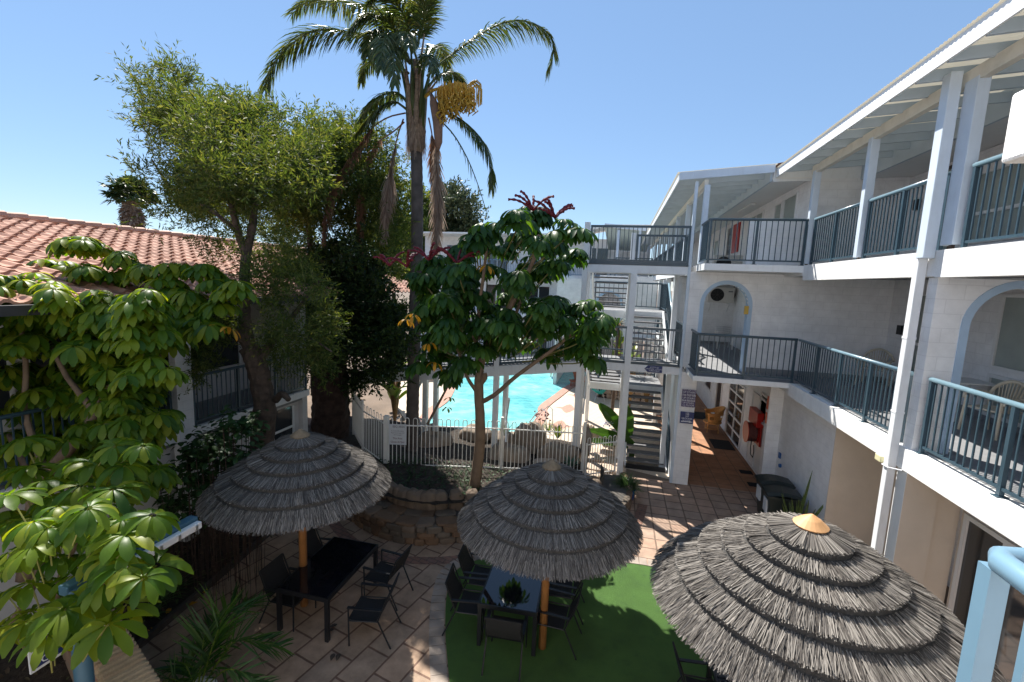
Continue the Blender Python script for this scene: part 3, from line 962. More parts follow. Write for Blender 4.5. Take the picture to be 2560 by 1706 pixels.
# ------------------------------------------------------------------ timber stair tower
stair = thing('timber_staircase', 'white timber switchback staircase with open grey treads and blue railings', 'staircase', (.4, 13.2, 0))
P = lambda mb, name, m, **k: mb.build(name, m, stair, **k)
for x0, x1, y0, y1, z0, z1 in ((-1.02, -.87, 13.15, 13.32, 0, 7.35), (.33, .50, 13.15, 13.30, 0, 5.97), (1.62, 1.76, 14.2, 14.35, 0, 6.0), (-1.0, -.86, 14.35, 14.5, 0, 7.25), (.30, .44, 14.35, 14.5, 0, 7.2), (-.98, -.84, 18.4, 18.54, 0, 4.7), (1.72, 1.86, 18.7, 18.84, 0, 5.9)):
    b = MB(); b.box(x0, y0, z0, x1, y1, z1); P(b, 'post', WHITE, bevel=.006)
for z0, z1 in ((5.965, 6.18), (3.19, 3.40)):
    b = MB(); b.box(-.87, 13.17, z0, 1.90, 13.29, z1); P(b, 'landing_beam', WHITE)
    b = MB(); b.box(-.87, 14.28, z0, 1.90, 14.35, z1); P(b, 'landing_beam', WHITE)
    b = MB()
    for i in range(8):
        b.box(-.86, 13.2 + i * .142, z1 + .002, 1.95, 13.2 + i * .142 + .134, z1 + .036)
    P(b, 'landing_deck', DECK)


def flight(x0, x1, y0, z0, y1, z1, n, treads=TREAD):
    """n risers from (y0, z0) to (y1, z1); stringers each side"""
    for i in range(1, n):
        y = y0 + (y1 - y0) * i / n
        z = z0 + (z1 - z0) * i / n
        s = 1 if y1 > y0 else -1
        b = MB(); b.box(x0 + .05, min(y, y + s * .29), z - .045, x1 - .05, max(y, y + s * .29), z); P(b, 'tread', treads)
    for x in (x0, x1):
        b = MB(); b.bar((x, y0 + (0.04 if y1 > y0 else -.04), z0 - .02), (x, y1, z1 - .07), .05, .27); P(b, 'stringer', WHITE)


flight(.58, 1.80, 13.95, 0, 16.9, 2.02, 12)
flight(-.80, .34, 16.9, 2.02, 14.4, 3.40, 8)
flight(.50, 1.62, 14.4, 3.42, 16.9, 4.72, 8)
flight(-.80, .34, 16.9, 4.72, 14.4, 6.20, 9)
for z in (2.02, 4.72):
    b = MB(); b.box(-.85, 16.9, z - .05, 1.80, 18.8, z); P(b, 'landing_deck', DECK)
    b = MB(); b.box(-.85, 16.86, z - .27, 1.80, 16.9, z - .01); b.box(-.85, 18.8, z - .25, 1.80, 18.84, z - .01); P(b, 'landing_beam', WHITE)
b = MB(); b.box(.6, 13.9, 0, 1.78, 13.95, .15); P(b, 'toe_board', BLACK)
railing(stair, (-.85, 13.19, 6.20), (1.82, 13.19, 6.20), 1.07, .118, lift=.12, top='flat', mid=0, kick=.10, m=RAIL)
railing(stair, (-.85, 13.19, 3.42), (1.82, 13.19, 3.42), 1.05, .118, lift=.10, top='flat', mid=0, kick=.06)
railing(stair, (.46, 14.32, 6.20), (1.86, 14.32, 6.20), .95, .12, top='flat', mid=0)
railing(stair, (-.9, 18.7, 4.72), (1.70, 18.7, 4.72), 1.02, .19, mid=1)
railing(stair, (1.72, 16.9, 4.72), (1.72, 18.7, 4.72), 1.02, .15, mid=0)
railing(stair, (1.74, 14.45, 3.50), (1.74, 16.9, 4.80), .95, .12, mid=0, mt=RAILN)
railing(stair, (-.9, 18.7, 2.02), (1.70, 18.7, 2.02), 1.02, .15, mid=1)
railing(stair, (1.84, 14.0, .05), (1.84, 16.9, 2.07), .95, .07, mid=1)
b = MB(); b.bar((.36, 16.9, 5.5), (.36, 14.4, 7.0), .05, .06); P(b, 'handrail', RAILN)
b = MB(); b.box(-.85, 14.36, 3.05, -.79, 16.9, 3.1); P(b, 'brace', WHITE)
b = MB(); b.bar((-.80, 13.9, 1.6), (-.80, 14.9, 3.2), .05, .1); P(b, 'brace', WHITE)

# ------------------------------------------------------------------ ramp bridge between the wings
bridge = thing('footbridge', 'sloping white footbridge with dark blue railings above the pool edge', 'footbridge', (-4.6, 13.2, 0))
zb = lambda x: 3.37 + (x + .95) * .1395
P2 = lambda mb, name, m, **k: mb.build(name, m, bridge, **k)
for ya in (13.16, 14.5):
    b = MB(); b.bar((-1.02, ya, zb(-1.02) - .15), (-8.4, ya, zb(-8.4) - .15), .06, .30); P2(b, 'side_beam', WHITE)
b = MB()
for i in range(62):
    x = -1.02 - i * .119
    b.bar((x, 13.19, zb(x) + .02), (x, 14.5, zb(x) + .02), .108, .03)
P2(b, 'deck_boards', DECK)
for ya in (13.2, 14.47):
    for xa, xb in ((-1.03, -3.38), (-3.52, -5.92), (-6.0, -8.38)):
        railing(bridge, (xa, ya, zb(xa) + .04), (xb, ya, zb(xb) + .04), 1.02, .125, lift=.12, mid=0, top='flat', kick=.08 if ya < 14 else 0)
for x, y in ((-3.45, 13.2), (-3.45, 14.5), (-5.96, 13.6), (-5.96, 14.5)):
    b = MB(); b.box(x - .08, y - .08, 0, x + .08, y + .08, zb(x) + (1.05 if y > 13.4 or x > -5 else 0)); P2(b, 'post', WHITE, bevel=.006)
for xa, ya, za, xb, yb, zb_ in ((-3.45, 14.45, .4, -3.05, 13.3, 2.0), (-3.4, 14.4, 2.0, -3.1, 13.3, .5), (-6.0, 13.7, .4, -6.5, 13.6, 1.5), (-6.5, 13.6, 1.5, -6.0, 13.6, 2.45)):
    b = MB(); b.bar((xa, ya, za), (xb, yb, zb_), .05, .09); P2(b, 'brace', WHITE)

# ------------------------------------------------------------------ tiled building on the left
lodge = thing('tiled_building', 'two storey cream building with terracotta tile roof and blue balcony rails in shade', 'building', (-8.4, 5, 0))
P3 = lambda mb, name, m, **k: mb.build(name, m, lodge, **k)
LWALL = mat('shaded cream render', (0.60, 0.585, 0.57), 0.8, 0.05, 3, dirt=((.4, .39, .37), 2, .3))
LX = -8.4
b = MB(); b.box(LX, -6, 2.20, LX + .1, 10.9, 2.37); P3(b, 'balcony_edge', RENDER)
b = MB(); b.box(LX - 1.6, -6, 2.1, LX, 10.9, 2.33); P3(b, 'balcony_slab', DECK)
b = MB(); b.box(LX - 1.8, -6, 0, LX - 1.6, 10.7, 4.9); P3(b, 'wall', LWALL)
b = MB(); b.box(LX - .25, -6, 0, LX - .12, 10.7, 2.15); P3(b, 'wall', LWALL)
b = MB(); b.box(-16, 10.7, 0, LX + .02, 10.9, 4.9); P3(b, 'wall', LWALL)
for y in (6.95, 1.5, -3.5):
    b = MB(); b.box(LX - .02, y, 0, LX + .13, y + .34, 4.95); P3(b, 'column', BLOCK)
for ya, yb in ((7.34, 10.85), (1.9, 6.9), (-3, 1.45)):
    railing(lodge, (LX + .04, ya, 2.37), (LX + .04, yb, 2.37), 1.05, .12, mid=2)
xs = LX - 1.6
for y0, y1, z0, z1, nm in ((7.5, 8.3, 2.36, 4.5, 'door'), (8.8, 10.2, 3.1, 4.4, 'window'), (3.5, 5.4, 3.0, 4.4, 'window'), (5.7, 6.5, 2.36, 4.5, 'door')):
    b = MB(); b.box(xs, y0, z0, xs + .03, y1, z1); o = P3(b, nm, GLASS)
    f = MB(); f.box(xs, y0 - .06, z0, xs + .06, y0, z1); f.box(xs, y1, z0, xs + .06, y1 + .06, z1); f.box(xs, y0 - .06, z1, xs + .06, y1 + .06, z1 + .06); f.build('frame', FRAME, o)
b = MB(); b.box(LX - .12, 9.7, .9, LX - .09, 10.4, 2.0); o = P3(b, 'window', GLASS)
f = MB(); f.box(LX - .12, 9.64, .9, LX - .06, 9.7, 2.0); f.box(LX - .12, 10.4, .9, LX - .06, 10.46, 2.0); f.box(LX - .12, 9.7, 1.40, LX - .07, 10.4, 1.46); f.build('frame', FRAME, o)
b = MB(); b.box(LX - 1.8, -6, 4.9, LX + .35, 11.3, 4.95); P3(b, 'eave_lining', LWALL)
EX, EZ, RX, RZ = LX + .55, 5.03, -14.0, 6.60
b = MB(); b.box(EX, -8, 4.90, EX + .12, 12.6, 5.04); P3(b, 'gutter', GUT)
# interlocking wave tiles: real courses with a step and a roll
b = MB()
rows = 17
pitch = .30
cols = int(28 / pitch)
sub = 6
for r in range(rows):
    fa, fb = r / rows, (r + 1.12) / rows
    xa, za = EX + (RX - EX) * fa, EZ + (RZ - EZ) * fa + .055
    xb, zb2 = EX + (RX - EX) * min(fb, 1), EZ + (RZ - EZ) * min(fb, 1) + .012
    s = len(b.v)
    m_ = cols * sub
    for i in range(m_ + 1):
        y = -9 + 28 * i / m_
        ph = (i % sub) / sub
        wv = .045 * (math.sin(2 * math.pi * ph) if ph < .5 else .35 * math.sin(2 * math.pi * ph)) + U(-.004, .004)
        b.v.append((xa, y, za + wv))
        b.v.append((xb, y, zb2 + wv))
        b.v.append((xa, y, za + wv - .05))
    for i in range(m_):
        k = s + 3 * i
        b.f.append((k, k + 1, k + 4, k + 3))
        b.f.append((k + 2, k, k + 3, k + 5))
rf = P3(b, 'roof', TERRA)
b = MB()
for i in range(70):
    y = -9 + i * .4
    b.tube([(RX, y, RZ + .045), (RX, y + .43, RZ + .075)], .12, 8)
b.build('ridge_tiles', RIDGE, rf)
b = MB(); b.quad((RX, -9, RZ), (RX, 19, RZ), (-22, 19, 4.6), (-22, -9, 4.6)); b.build('back_slope', TERRA, rf)

# ------------------------------------------------------------------ white building beyond the pool
far = thing('far_motel_wing', 'distant white two storey motel wing behind the pool with a pale blue balcony rail', 'building', (-6, 36, 0))
P4 = lambda mb, name, m, **k: mb.build(name, m, far, **k)
b = MB(); b.box(-16, 36, 0, 2.2, 36.2, 9.1); P4(b, 'wall', BLOCK)
b = MB(); b.box(-16, 33.9, 5.95, .6, 36, 6.2); P4(b, 'balcony_slab', WHITE)
b = MB(); b.box(-16, 33.9, 2.95, .6, 36, 3.2); P4(b, 'balcony_slab', WHITE)
for xa in (-15.5, -12.5, -9.5, -6.5, -3.5):
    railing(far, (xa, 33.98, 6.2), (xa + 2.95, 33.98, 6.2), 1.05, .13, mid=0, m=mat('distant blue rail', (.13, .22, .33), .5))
for xa in (-15.5, -11.5, -7.5, -3.6, .3):
    b = MB(); b.box(xa, 33.95, 0, xa + .2, 34.15, 5.95); P4(b, 'column', WHITE)
for xa in (-14, -10.5, -7, -2.6):
    for z in (.2, 3.3, 6.4):
        b = MB(); b.box(xa, 35.95, z, xa + 1.7, 35.99, z + 2.0); o = P4(b, 'window', GLASS)
        f = MB(); f.box(xa - .08, 35.93, z, xa, 36, z + 2.0); f.box(xa + 1.7, 35.93, z, xa + 1.78, 36, z + 2.0); f.box(xa + .8, 35.93, z, xa + .88, 35.96, z + 2); f.build('frame', FRAME, o)
b = MB(); b.vprism([(-16, 9.1), (-4, 9.1), (-1.0, 9.75), (2.2, 9.75), (2.2, 9.9), (-1.1, 9.9), (-4, 9.22), (-16, 9.22)], 33.5, 36.3); P4(b, 'parapet', RENDER)
b = MB(); b.quad((-.5, 36, 9.7), (3.6, 36, 9.7), (1.2, 40, 10.6)); b.quad((-.5, 35.9, 9.7), (1.1, 38, 10.35), (3.6, 35.9, 9.7)); P4(b, 'roof', TERRA)
# verandah roof closing the end of the balcony
b = MB(); b.vprism([(-1.0, 9.05), (1.75, 8.8), (1.75, 9.0), (-1.0, 9.25)], 28, 28.06); P4(b, 'fascia_board', PALE)
b = MB(); b.quad((-1.0, 28.05, 9.02), (1.75, 28.05, 8.78), (1.9, 35.9, 8.2), (-.9, 35.9, 8.3)); P4(b, 'verandah_ceiling', mat('grey green ceiling board', (.34, .41, .40), .6, .06))
for xa in (-.25, 1.0):
    b = MB(); b.box(xa, 28.1, 6.2, xa + .16, 28.26, 8.9); P4(b, 'post', PALE)
b = MB(); b.box(-1.1, 28, 5.9, 2.0, 36, 6.2); P4(b, 'balcony_slab', WHITE)
railing(far, (-.25, 28.1, 6.2), (1.9, 28.1, 6.2), 1.05, .12, mid=1)
b = MB(); arch_wall(b, -3.2, 2.0, 3.0, 5.9, 24.5, 24.7, [(-1.0, .2, 4.6)]); P4(b, 'wall', BLOCK)
P4(arch_trim(-1.0, .2, 3.0, 4.6, 24.48, 24.72, .12), 'arch_band', TRIM)
b = MB(); b.box(-3.2, 24.3, 2.8, 2.0, 25.6, 3.0); P4(b, 'balcony_slab', WHITE)
b = MB(); b.box(-3.2, 24.7, 0, -3.0, 36, 5.9); P4(b, 'wall', BLOCK)

# ------------------------------------------------------------------ thatched umbrellas
def make_umbrella():
    """unit umbrella: rim radius 1.3, rim at 1.98, apex at 2.78, pole on the ground at the origin"""
    root = proto('thatch_umbrella', '-', 'thatched umbrella', 'thatched umbrellas over the outdoor tables')
    Rm, zr, za = 1.30, 1.98, 2.80
    tiers = [0.0, .26, .40, .54, .69, .84, 1.0]
    prf = lambda t: za - (za - zr) * (.62 * t + .38 * t * t)

    def surf(t, th, lift=0.0):
        r = Rm * t
        z = prf(t) + lift
        return V((r * math.cos(th), r * math.sin(th), z))
    sh = MB()
    prof = []
    for i in range(6):
        t0, t1 = tiers[i], tiers[i + 1]
        prof += [(Rm * max(t0 - .02, .01), prf(max(t0 - .02, 0.0)) - .012), (Rm * (t1 - .010), prf(t1) + .045), (Rm * (t1 - .014), prf(t1) - .02)]
    sh.lathe(prof[:-2] + [(Rm * .972, zr + .004), (Rm * .5, (za + zr) / 2 - .06), (.03, za - .1)], n=64)
    canopy = sh.build('canopy', STRAWB, root)
    st = MB()
    for i in range(6):
        t0, t1 = tiers[i], tiers[i + 1]
        nb = int(2 * math.pi * Rm * t1 / .0060)
        for lay in range(3):
            for k in range(nb):
                if lay == 2 and R() < .4:
                    continue
                th = 2 * math.pi * (k + R()) / nb
                ta = t0 - .006 + U(0, .02) if lay != 1 else t0 + (t1 - t0) * U(.15, .6)
                ta = max(ta, .03)
                tb = t1 + U(-.010, .008)
                dth = U(-.028, .028) / max(t1, .3)
                q = (ta - t0) / (t1 - t0)
                l0 = -.002 + .062 * max(q, 0) - .006 * lay + U(0, .008)
                l1 = .066 - .010 * lay + U(-.004, .007)
                if i == 5:
                    l1 = .018 - .012 * lay + U(-.006, .004)
                    tb = t1 + U(-.012, .016)
                a, c = surf(ta, th, l0), surf(tb, th + dth, l1)
                if R() < .012:
                    c += V((0, 0, U(.01, .04)))
                d = (c - a).normalized()
                nrm = V((math.cos(th) * .55, math.sin(th) * .55, .83))
                wv = d.cross(nrm).normalized() * U(.0022, .0044)
                wv = Quaternion(d, U(-.7, .7)) @ wv
                st.quad(a - wv * .8, a + wv * .8, c + wv, c - wv)
    st.build('straw', STRAW, canopy)
    cp = MB(); cp.lathe([(.135, -.045), (.14, -.035), (.075, .02), (.012, .06), (.004, .062)], (0, 0, za + .02), 20); cp.build('cap', mat('shaded straw cap', (.20, .15, .095), .85, .25, 14, bump=.5), root, smooth=False)  # shade put into the cap colour; the sunlit umbrella gets CAP instead
    fr = MB()
    for k in range(160):
        th = 2 * math.pi * R()
        a = V((.1 * math.cos(th), .1 * math.sin(th), za - .01))
        c = V((.19 * math.cos(th), .19 * math.sin(th), za - .075 + U(-.01, .02)))
        wv = V((-math.sin(th), math.cos(th), 0)) * .004
        fr.quad(a - wv, a + wv, c + wv, c - wv)
    fr.build('cap_fringe', mat('tan straw', (.26, .18, .10), .8, .3, 9), root)
    pl = MB(); pl.tube([(0, 0, 0), (0, 0, za - .05)], .058, 14); pl.build('pole', POLE, root, smooth=True)
    for k in range(8):
        th = math.pi * k / 4
        rb = MB(); rb.bar((.05 * math.cos(th), .05 * math.sin(th), za - .13), (1.24 * math.cos(th), 1.24 * math.sin(th), zr - .02), .03, .05); rb.build('rib', POLE, root)
    return root


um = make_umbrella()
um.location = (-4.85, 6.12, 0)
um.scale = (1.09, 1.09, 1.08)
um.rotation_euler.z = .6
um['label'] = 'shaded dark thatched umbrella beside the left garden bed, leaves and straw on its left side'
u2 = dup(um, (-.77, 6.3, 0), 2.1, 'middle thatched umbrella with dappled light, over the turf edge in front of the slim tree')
u2.scale = (1.03, 1.03, 1.06)
u3 = dup(um, (2.12, 5.03, 0), 4.0, 'nearest sunlit grey thatched umbrella with orange cap, beside the white wing')
u3.scale = (1.17, 1.17, 1.155)
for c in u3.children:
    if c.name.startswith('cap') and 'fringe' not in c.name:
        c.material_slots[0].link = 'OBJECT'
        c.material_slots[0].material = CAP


# ------------------------------------------------------------------ tables and chairs
def make_table():
    root = proto('outdoor_table', '-', 'table', 'black glass outdoor tables')
    b = MB(); b.box(-.43, -.73, .725, .43, .73, .74); b.build('glass_top', GLTOP, root)
    b = MB()
    for s in (-1, 1):
        b.box(s * .44 - .02, -.75, .67, s * .44 + .02, .75, .738)
        b.box(-.42, s * .73 - .02, .67, .42, s * .73 + .02, .738)
    b.build('frame', BLACK, root)
    for sx in (-1, 1):
        for sy in (-1, 1):
            b = MB(); b.box(sx * .425 - .03, sy * .715 - .03, 0, sx * .425 + .03, sy * .715 + .03, .67); b.build('leg', BLACK, root)
    return root


tb1 = make_table()
tb1.location = (-4.42, 6.26, 0)
tb1['label'] = 'black glass table standing on the pavers under the left umbrella'
dup(tb1, (-1.33, 6.82, 0), .04, 'black glass table on the turf under the middle umbrella, mirroring sky')
dup(tb1, (2.0, 5.25, 0), .05, 'black table mostly hidden under the nearest sunlit umbrella')


def make_chair():
    """facing +Y"""
    root = proto('sling_chair', '-', 'chair', 'black sling armchairs')
    b = MB()
    for i in range(6):
        t0, t1 = i / 6, (i + 1) / 6
        z = lambda t: .43 - .025 * math.sin(math.pi * t)
        b.quad((-.25, -.18 + .42 * t0, z(t0)), (.25, -.18 + .42 * t0, z(t0)), (.25, -.18 + .42 * t1, z(t1)), (-.25, -.18 + .42 * t1, z(t1)))
    b.box(-.255, .235, .41, .255, .26, .435)
    b.build('seat', MESHF, root)
    b = MB()
    for i in range(6):
        t0, t1 = i / 6, (i + 1) / 6
        q = lambda t: (-.20 - .17 * t - .03 * math.sin(math.pi * t), .47 + .41 * t)
        (ya, za_), (yb, zb_) = q(t0), q(t1)
        b.quad((-.25, ya, za_), (.25, ya, za_), (.25, yb, zb_), (-.25, yb, zb_))
    b.bar((-.25, -.37, .885), (.25, -.37, .885), .022, .022)
    b.build('backrest', MESHF, root)
    for s in (-1, 1):
        b = MB(); b.tube([(s * .27, .24, 0), (s * .27, .25, .64)], .013, 8); b.build('leg', BLACK, root)
        b = MB(); b.tube([(s * .27, -.40, 0), (s * .265, -.20, .44), (s * .258, -.37, .89)], .013, 8); b.build('leg', BLACK, root)
        b = MB(); b.bar((s * .275, .26, .645), (s * .275, -.27, .63), .045, .018); b.build('armrest', BLACK, root)
        b = MB(); b.tube([(s * .265, .24, .42), (s * .265, -.20, .43)], .012, 8); b.build('side_rail', BLACK, root)
    return root


ch = make_chair()
ch.location = (-4.86, 5.84, 0)
ch.rotation_euler.z = -math.pi / 2
ch['label'] = 'black sling chair nearest the garden bed at the left table, sun stripe on its seat'
for (x, y, r, lb) in ((-4.9, 6.78, -1.5, 'black sling chair just behind the wooden pole of the left umbrella'),
                      (-3.44, 5.86, 1.75, 'black sling chair pulled out at the near right of the left table'),
                      (-3.66, 6.72, 1.5, 'black sling chair at the far right of the left table'),
                      (-1.97, 6.42, -1.45, 'black sling chair, nearer of two along the left of the turf table'),
                      (-2.0, 7.1, -1.5, 'black sling chair, farther of two along the left of the turf table'),
                      (-1.27, 5.98, .05, 'black sling chair with its back to the viewer at the end of the turf table'),
                      (-.62, 6.5, 1.5, 'black sling chair tucked in right of the turf table, near the wooden pole'),
                      (-.60, 7.2, 1.6, 'black sling chair at the far right corner of the turf table'),
                      (1.42, 5.62, -1.5, 'black sling chair at the rim of the nearest sunlit umbrella')):
    dup(ch, (x, y, .022 if x > -2.5 and x < 3 else 0), r, lb)


# ------------------------------------------------------------------ stones
def blob(b, c, rx, ry, rz, e=.75, n=9, m=6, noise=.08, rot=0.0, seed=None):
    rg = random.Random(seed if seed is not None else R())
    c = V(c)
    s = len(b.v)
    ph = [rg.uniform(0, 6.28) for _ in range(6)]
    sg = lambda v, p: math.copysign(abs(v) ** p, v)
    for j in range(m + 1):
        la = -math.pi / 2 + math.pi * j / m
        for i in range(n):
            lo = 2 * math.pi * i / n
            x, y, z = sg(math.cos(la), e) * sg(math.cos(lo), e), sg(math.cos(la), e) * sg(math.sin(lo), e), sg(math.sin(la), e)
            k = 1 + noise * (math.sin(2.1 * lo + ph[0] + la) + .7 * math.sin(3.3 * lo + ph[1] - 2 * la) + .6 * math.sin(5 * la + ph[2] + lo)) + rg.uniform(-.25, .25) * noise
            x, y, z = x * rx * k, y * ry * k, z * rz * k
            b.v.append((c.x + x * math.cos(rot) - y * math.sin(rot), c.y + x * math.sin(rot) + y * math.cos(rot), c.z + z))
    for j in range(m):
        for i in range(n):
            i2 = (i + 1) % n
            b.f.append((s + j * n + i, s + j * n + i2, s + (j + 1) * n + i2, s + (j + 1) * n + i))


wall_line = smooth_poly([(-6.6, 9.9), (-6.2, 9.25), (-5.6, 8.72), (-4.7, 8.30), (-3.8, 8.25), (-2.94, 8.58), (-1.9, 8.98), (-.8, 9.35), (.05, 9.85), (.55, 10.7), (.72, 11.7), (.6, 12.4)], 10, closed=False)
sw = thing('stone_garden_wall', 'low curved brown stone garden wall with a ledge below the white hoop fence', 'stone wall', (-4, 8.6, 0))
core, face, ledge = MB(), MB(), MB()
acc = 0.0


def frame_at(i):
    a, c = wall_line[max(i - 1, 0)], wall_line[min(i + 1, len(wall_line) - 1)]
    d = V((c[0] - a[0], c[1] - a[1], 0)).normalized()
    return V((*wall_line[i], 0)), d, V((-d.y, d.x, 0))     # point, along, inward


Lo, Li = [], []
for i in range(len(wall_line)):
    p, d, nn = frame_at(i)
    Lo.append(p + nn * .08)
    Li.append(p + nn * .75)
for i in range(len(Lo) - 1):
    a, c, e, g = Lo[i], Lo[i + 1], Li[i + 1], Li[i]
    up = V((0, 0, .40))
    core.quad(a, c, c + up, a + up)
    core.quad(a + up, c + up, e + up, g + up)
    up2 = V((0, 0, .72))
    core.quad(g, e, e + up2, g + up2)
core.build('core', MORTAR, sw)
cum = [0]
for i in range(1, len(wall_line)):
    cum.append(cum[-1] + (V(wall_line[i]) - V(wall_line[i - 1])).length)


def along(s):
    for i in range(len(cum) - 1):
        if cum[i + 1] >= s:
            f = (s - cum[i]) / (cum[i + 1] - cum[i])
            p, d, nn = frame_at(i)
            q = V((*wall_line[i], 0)).lerp(V((*wall_line[i + 1], 0)), f)
            return q, d, nn
    return frame_at(len(wall_line) - 1)


for z0, z1 in ((.0, .15), (.14, .28), (.27, .42)):
    s = U(0, .2)
    while s < cum[-1] - .1:
        wd = U(.17, .42)
        p, d, nn = along(s + wd / 2)
        zz = (z0 + z1) / 2 + U(-.015, .015)
        blob(face, p + nn * .07 + V((0, 0, zz)), wd / 2 + .004, .085, (z1 - z0) / 2 * U(.95, 1.15), e=.45, rot=math.atan2(d.y, d.x), noise=.05)
        s += wd + .012
face.build('facing_stones', STONE, sw)
s = .1
while s < cum[-1] * .78:
    wd = U(.35, .6)
    p, d, nn = along(s + wd / 2)
    blob(ledge, p + nn * .20 + V((0, 0, .425)), wd / 2, .19, .035, e=.5, rot=math.atan2(d.y, d.x), noise=.06)
    blob(ledge, p + nn * .53 + V((0, 0, .425)), wd / 2 * U(.8, 1), .16, .035, e=.5, rot=math.atan2(d.y, d.x), noise=.06)
    s += wd + .01
ledge.build('ledge_stones', STONE, sw)
s = .1
while s < cum[-1] * .8:
    wd = U(.20, .34)
    p, d, nn = along(s + wd / 2)
    b = MB()
    blob(b, p + nn * .78 + V((0, 0, .60)), wd / 2 + .01, .15, .25 * U(.9, 1.12), e=.6, n=12, m=8, rot=math.atan2(d.y, d.x), noise=.045)
    b.build('upright_stone', STONE, sw, smooth=True)
    s += wd + .01

# ------------------------------------------------------------------ garden soil
def soil_h(x, y):
    h = .66
    if y > 10.5:
        h -= (y - 10.5) * .10
    if x > -1.2:
        h *= max(0.0, 1 - (x + 1.2) / 1.9)
    return max(h, .03) + .03 * math.sin(3 * x + 1.3 * y) * math.sin(2.1 * y)


b = MB()
NX, NY = 70, 46
x0, x1, y0, y1 = -10.2, -.62, 8.2, 15.2
lim = lambda x: next((wall_line[i][1] for i in range(len(wall_line)) if wall_line[i][0] >= x), 9.9) if x > -6.6 else 10.0
for j in range(NY + 1):
    for i in range(NX + 1):
        x = x0 + (x1 - x0) * i / NX
        yl = lim(x) + .55
        y = yl + (y1 - yl) * j / NY
        b.v.append((x, y, soil_h(x, y) + U(-.015, .015)))
for j in range(NY):
    for i in range(NX):
        k = j * (NX + 1) + i
        b.f.append((k, k + 1, k + NX + 2, k + NX + 1))
setting(b.build('garden_bed_soil', SOIL))
setting(sheet([(-.75, 9.75), (-.1, 10.0), (.5, 10.8), (.66, 11.7), (.5, 12.6), (.62, 13.0), (.62, 15.3), (-.9, 15.3), (-.75, 12.4)], .012, 'flagstone_path', ROCKP))
b = MB()
bx = smooth_poly([(-6.35, 1.0), (-6.5, 4.1), (-6.68, 5.6), (-6.95, 7.8), (-7.1, 9.4), (-7.4, 10.6)], 6, closed=False)
for i in range(len(bx) - 1):
    for k in range(6):
        f0, f1 = k / 6, (k + 1) / 6
        P_ = lambda q, f: V((q[0] + (-10.2 - q[0]) * f, q[1], .05 + .06 * math.sin(q[1] * 3 + f * 7) * (f > 0) + .03 * (f > 0)))
        b.quad(P_(bx[i], f0), P_(bx[i + 1], f0), P_(bx[i + 1], f1), P_(bx[i], f1))
setting(b.build('garden_soil', SOIL))
b = MB()
for i in range(len(bx) - 1):
    b.bar((*bx[i], .05), (*bx[i + 1], .05), .07, .12)
setting(b.build('garden_edging', mat('dark timber edging', (.06, .05, .045), .9, .2)))

# boulders round the pool head
for (px, py, y, rx, ry, rz, rot, mt, lb) in (
        (1086, 1120, 12.9, .62, .5, .50, .3, ROCK, 'big dark red brown boulder left of the pool head, behind the fence'),
        (1136, 1158, 12.2, .62, .45, .27, -.1, ROCK, 'low pale boulder behind the fence, left of the slim tree'),
        (1272, 1150, 12.5, .62, .55, .46, -.2, ROCK, 'rounded tan boulder with a sunlit streak right of the slim tree'),
        (1323, 1105, 13.6, .52, .5, .58, .2, ROCK, 'tall leaning grey boulder beside the pool water'),
        (1190, 1085, 14.1, .55, .45, .26, .1, ROCK, 'flat topped boulder at the pool lip behind the slim tree'),
        (1268, 1098, 14.3, .55, .45, .24, 0, ROCK, 'long low boulder at the pool lip by the bridge post'),
        (1400, 1140, 13.0, .62, .4, .36, .1, ROCK, 'long shaded boulder below the white stair post'),
        (1072, 1085, 14.6, .42, .35, .34, .5, ROCK, 'small tan boulder at the pool edge by the bridge brace'),
        (1010, 1135, 12.4, .42, .35, .30, 0, ROCK, 'dark boulder behind the notice on the fence'),
        (1365, 1160, 12.5, .42, .26, .13, .3, ROCKP, 'flat pinkish sunlit stone just behind the middle umbrella cap'),
        (1466, 1105, 13.0, .16, .2, .42, .2, ROCK, 'upright brown rock beside the gate post')):
    c = at(px, py, y=y)
    t_ = thing('boulder', lb, 'boulder', (c.x, c.y, soil_h(c.x, c.y)), 0, 'boulders round the pool head')
    b = MB(); blob(b, c, rx, ry, rz, e=.8, n=26, m=16, noise=.07, rot=rot, seed=px)
    b.build('rock', mt, t_, smooth=True)
for k, (px, py) in enumerate(((1478, 1060), (1490, 1068), (1503, 1075), (1516, 1082), (1530, 1088), (1465, 1052))):
    c = at(px, py + 20, y=15.1 - .05 * k)
    b = MB(); blob(b, c, .13, .13, .22, e=.7, n=12, m=8, noise=.08, seed=k)
    tag(b.build('edging_rock', ROCKP, None, smooth=True), 'reddish upright rock edging the sunlit flagstone path behind the gate', 'rock', 'rocks edging the flagstone path')
for k, (x, y, rx, ry, rot) in enumerate(((-.35, 14.35, .42, .30, .2), (.22, 14.1, .36, .28, -.3), (-.15, 13.55, .48, .28, .1), (.35, 13.5, .26, .2, .5), (-.45, 12.95, .3, .22, 0), (.1, 14.9, .3, .25, .4))):
    b = MB(); blob(b, (x, y, .05 + .02 * (k % 2)), rx, ry, .07, e=.55, n=14, m=6, noise=.06, rot=rot, seed=40 + k)
    tag(b.build('flagstone', ROCKP, None), 'pale sunlit flagstone on the path behind the gate', 'flagstone', 'flagstones behind the gate')
rw = thing('rock_planter', 'low sunlit rock planter on the pool deck behind the staircase', 'planter', (.2, 22.6, 0))
for r_ in range(3):
    b = MB()
    for k in range(9):
        blob(b, (-.6 + k * .27 + U(-.04, .04), 22.8 - k * .08, .12 + r_ * .2), .15, .14, .11, e=.6, noise=.08)
    b.build('stone_course', ROCKP, rw)
b = MB(); b.box(-.6, 22.6, 0, 1.8, 24.2, .5); b.build('soil', SOIL, rw)

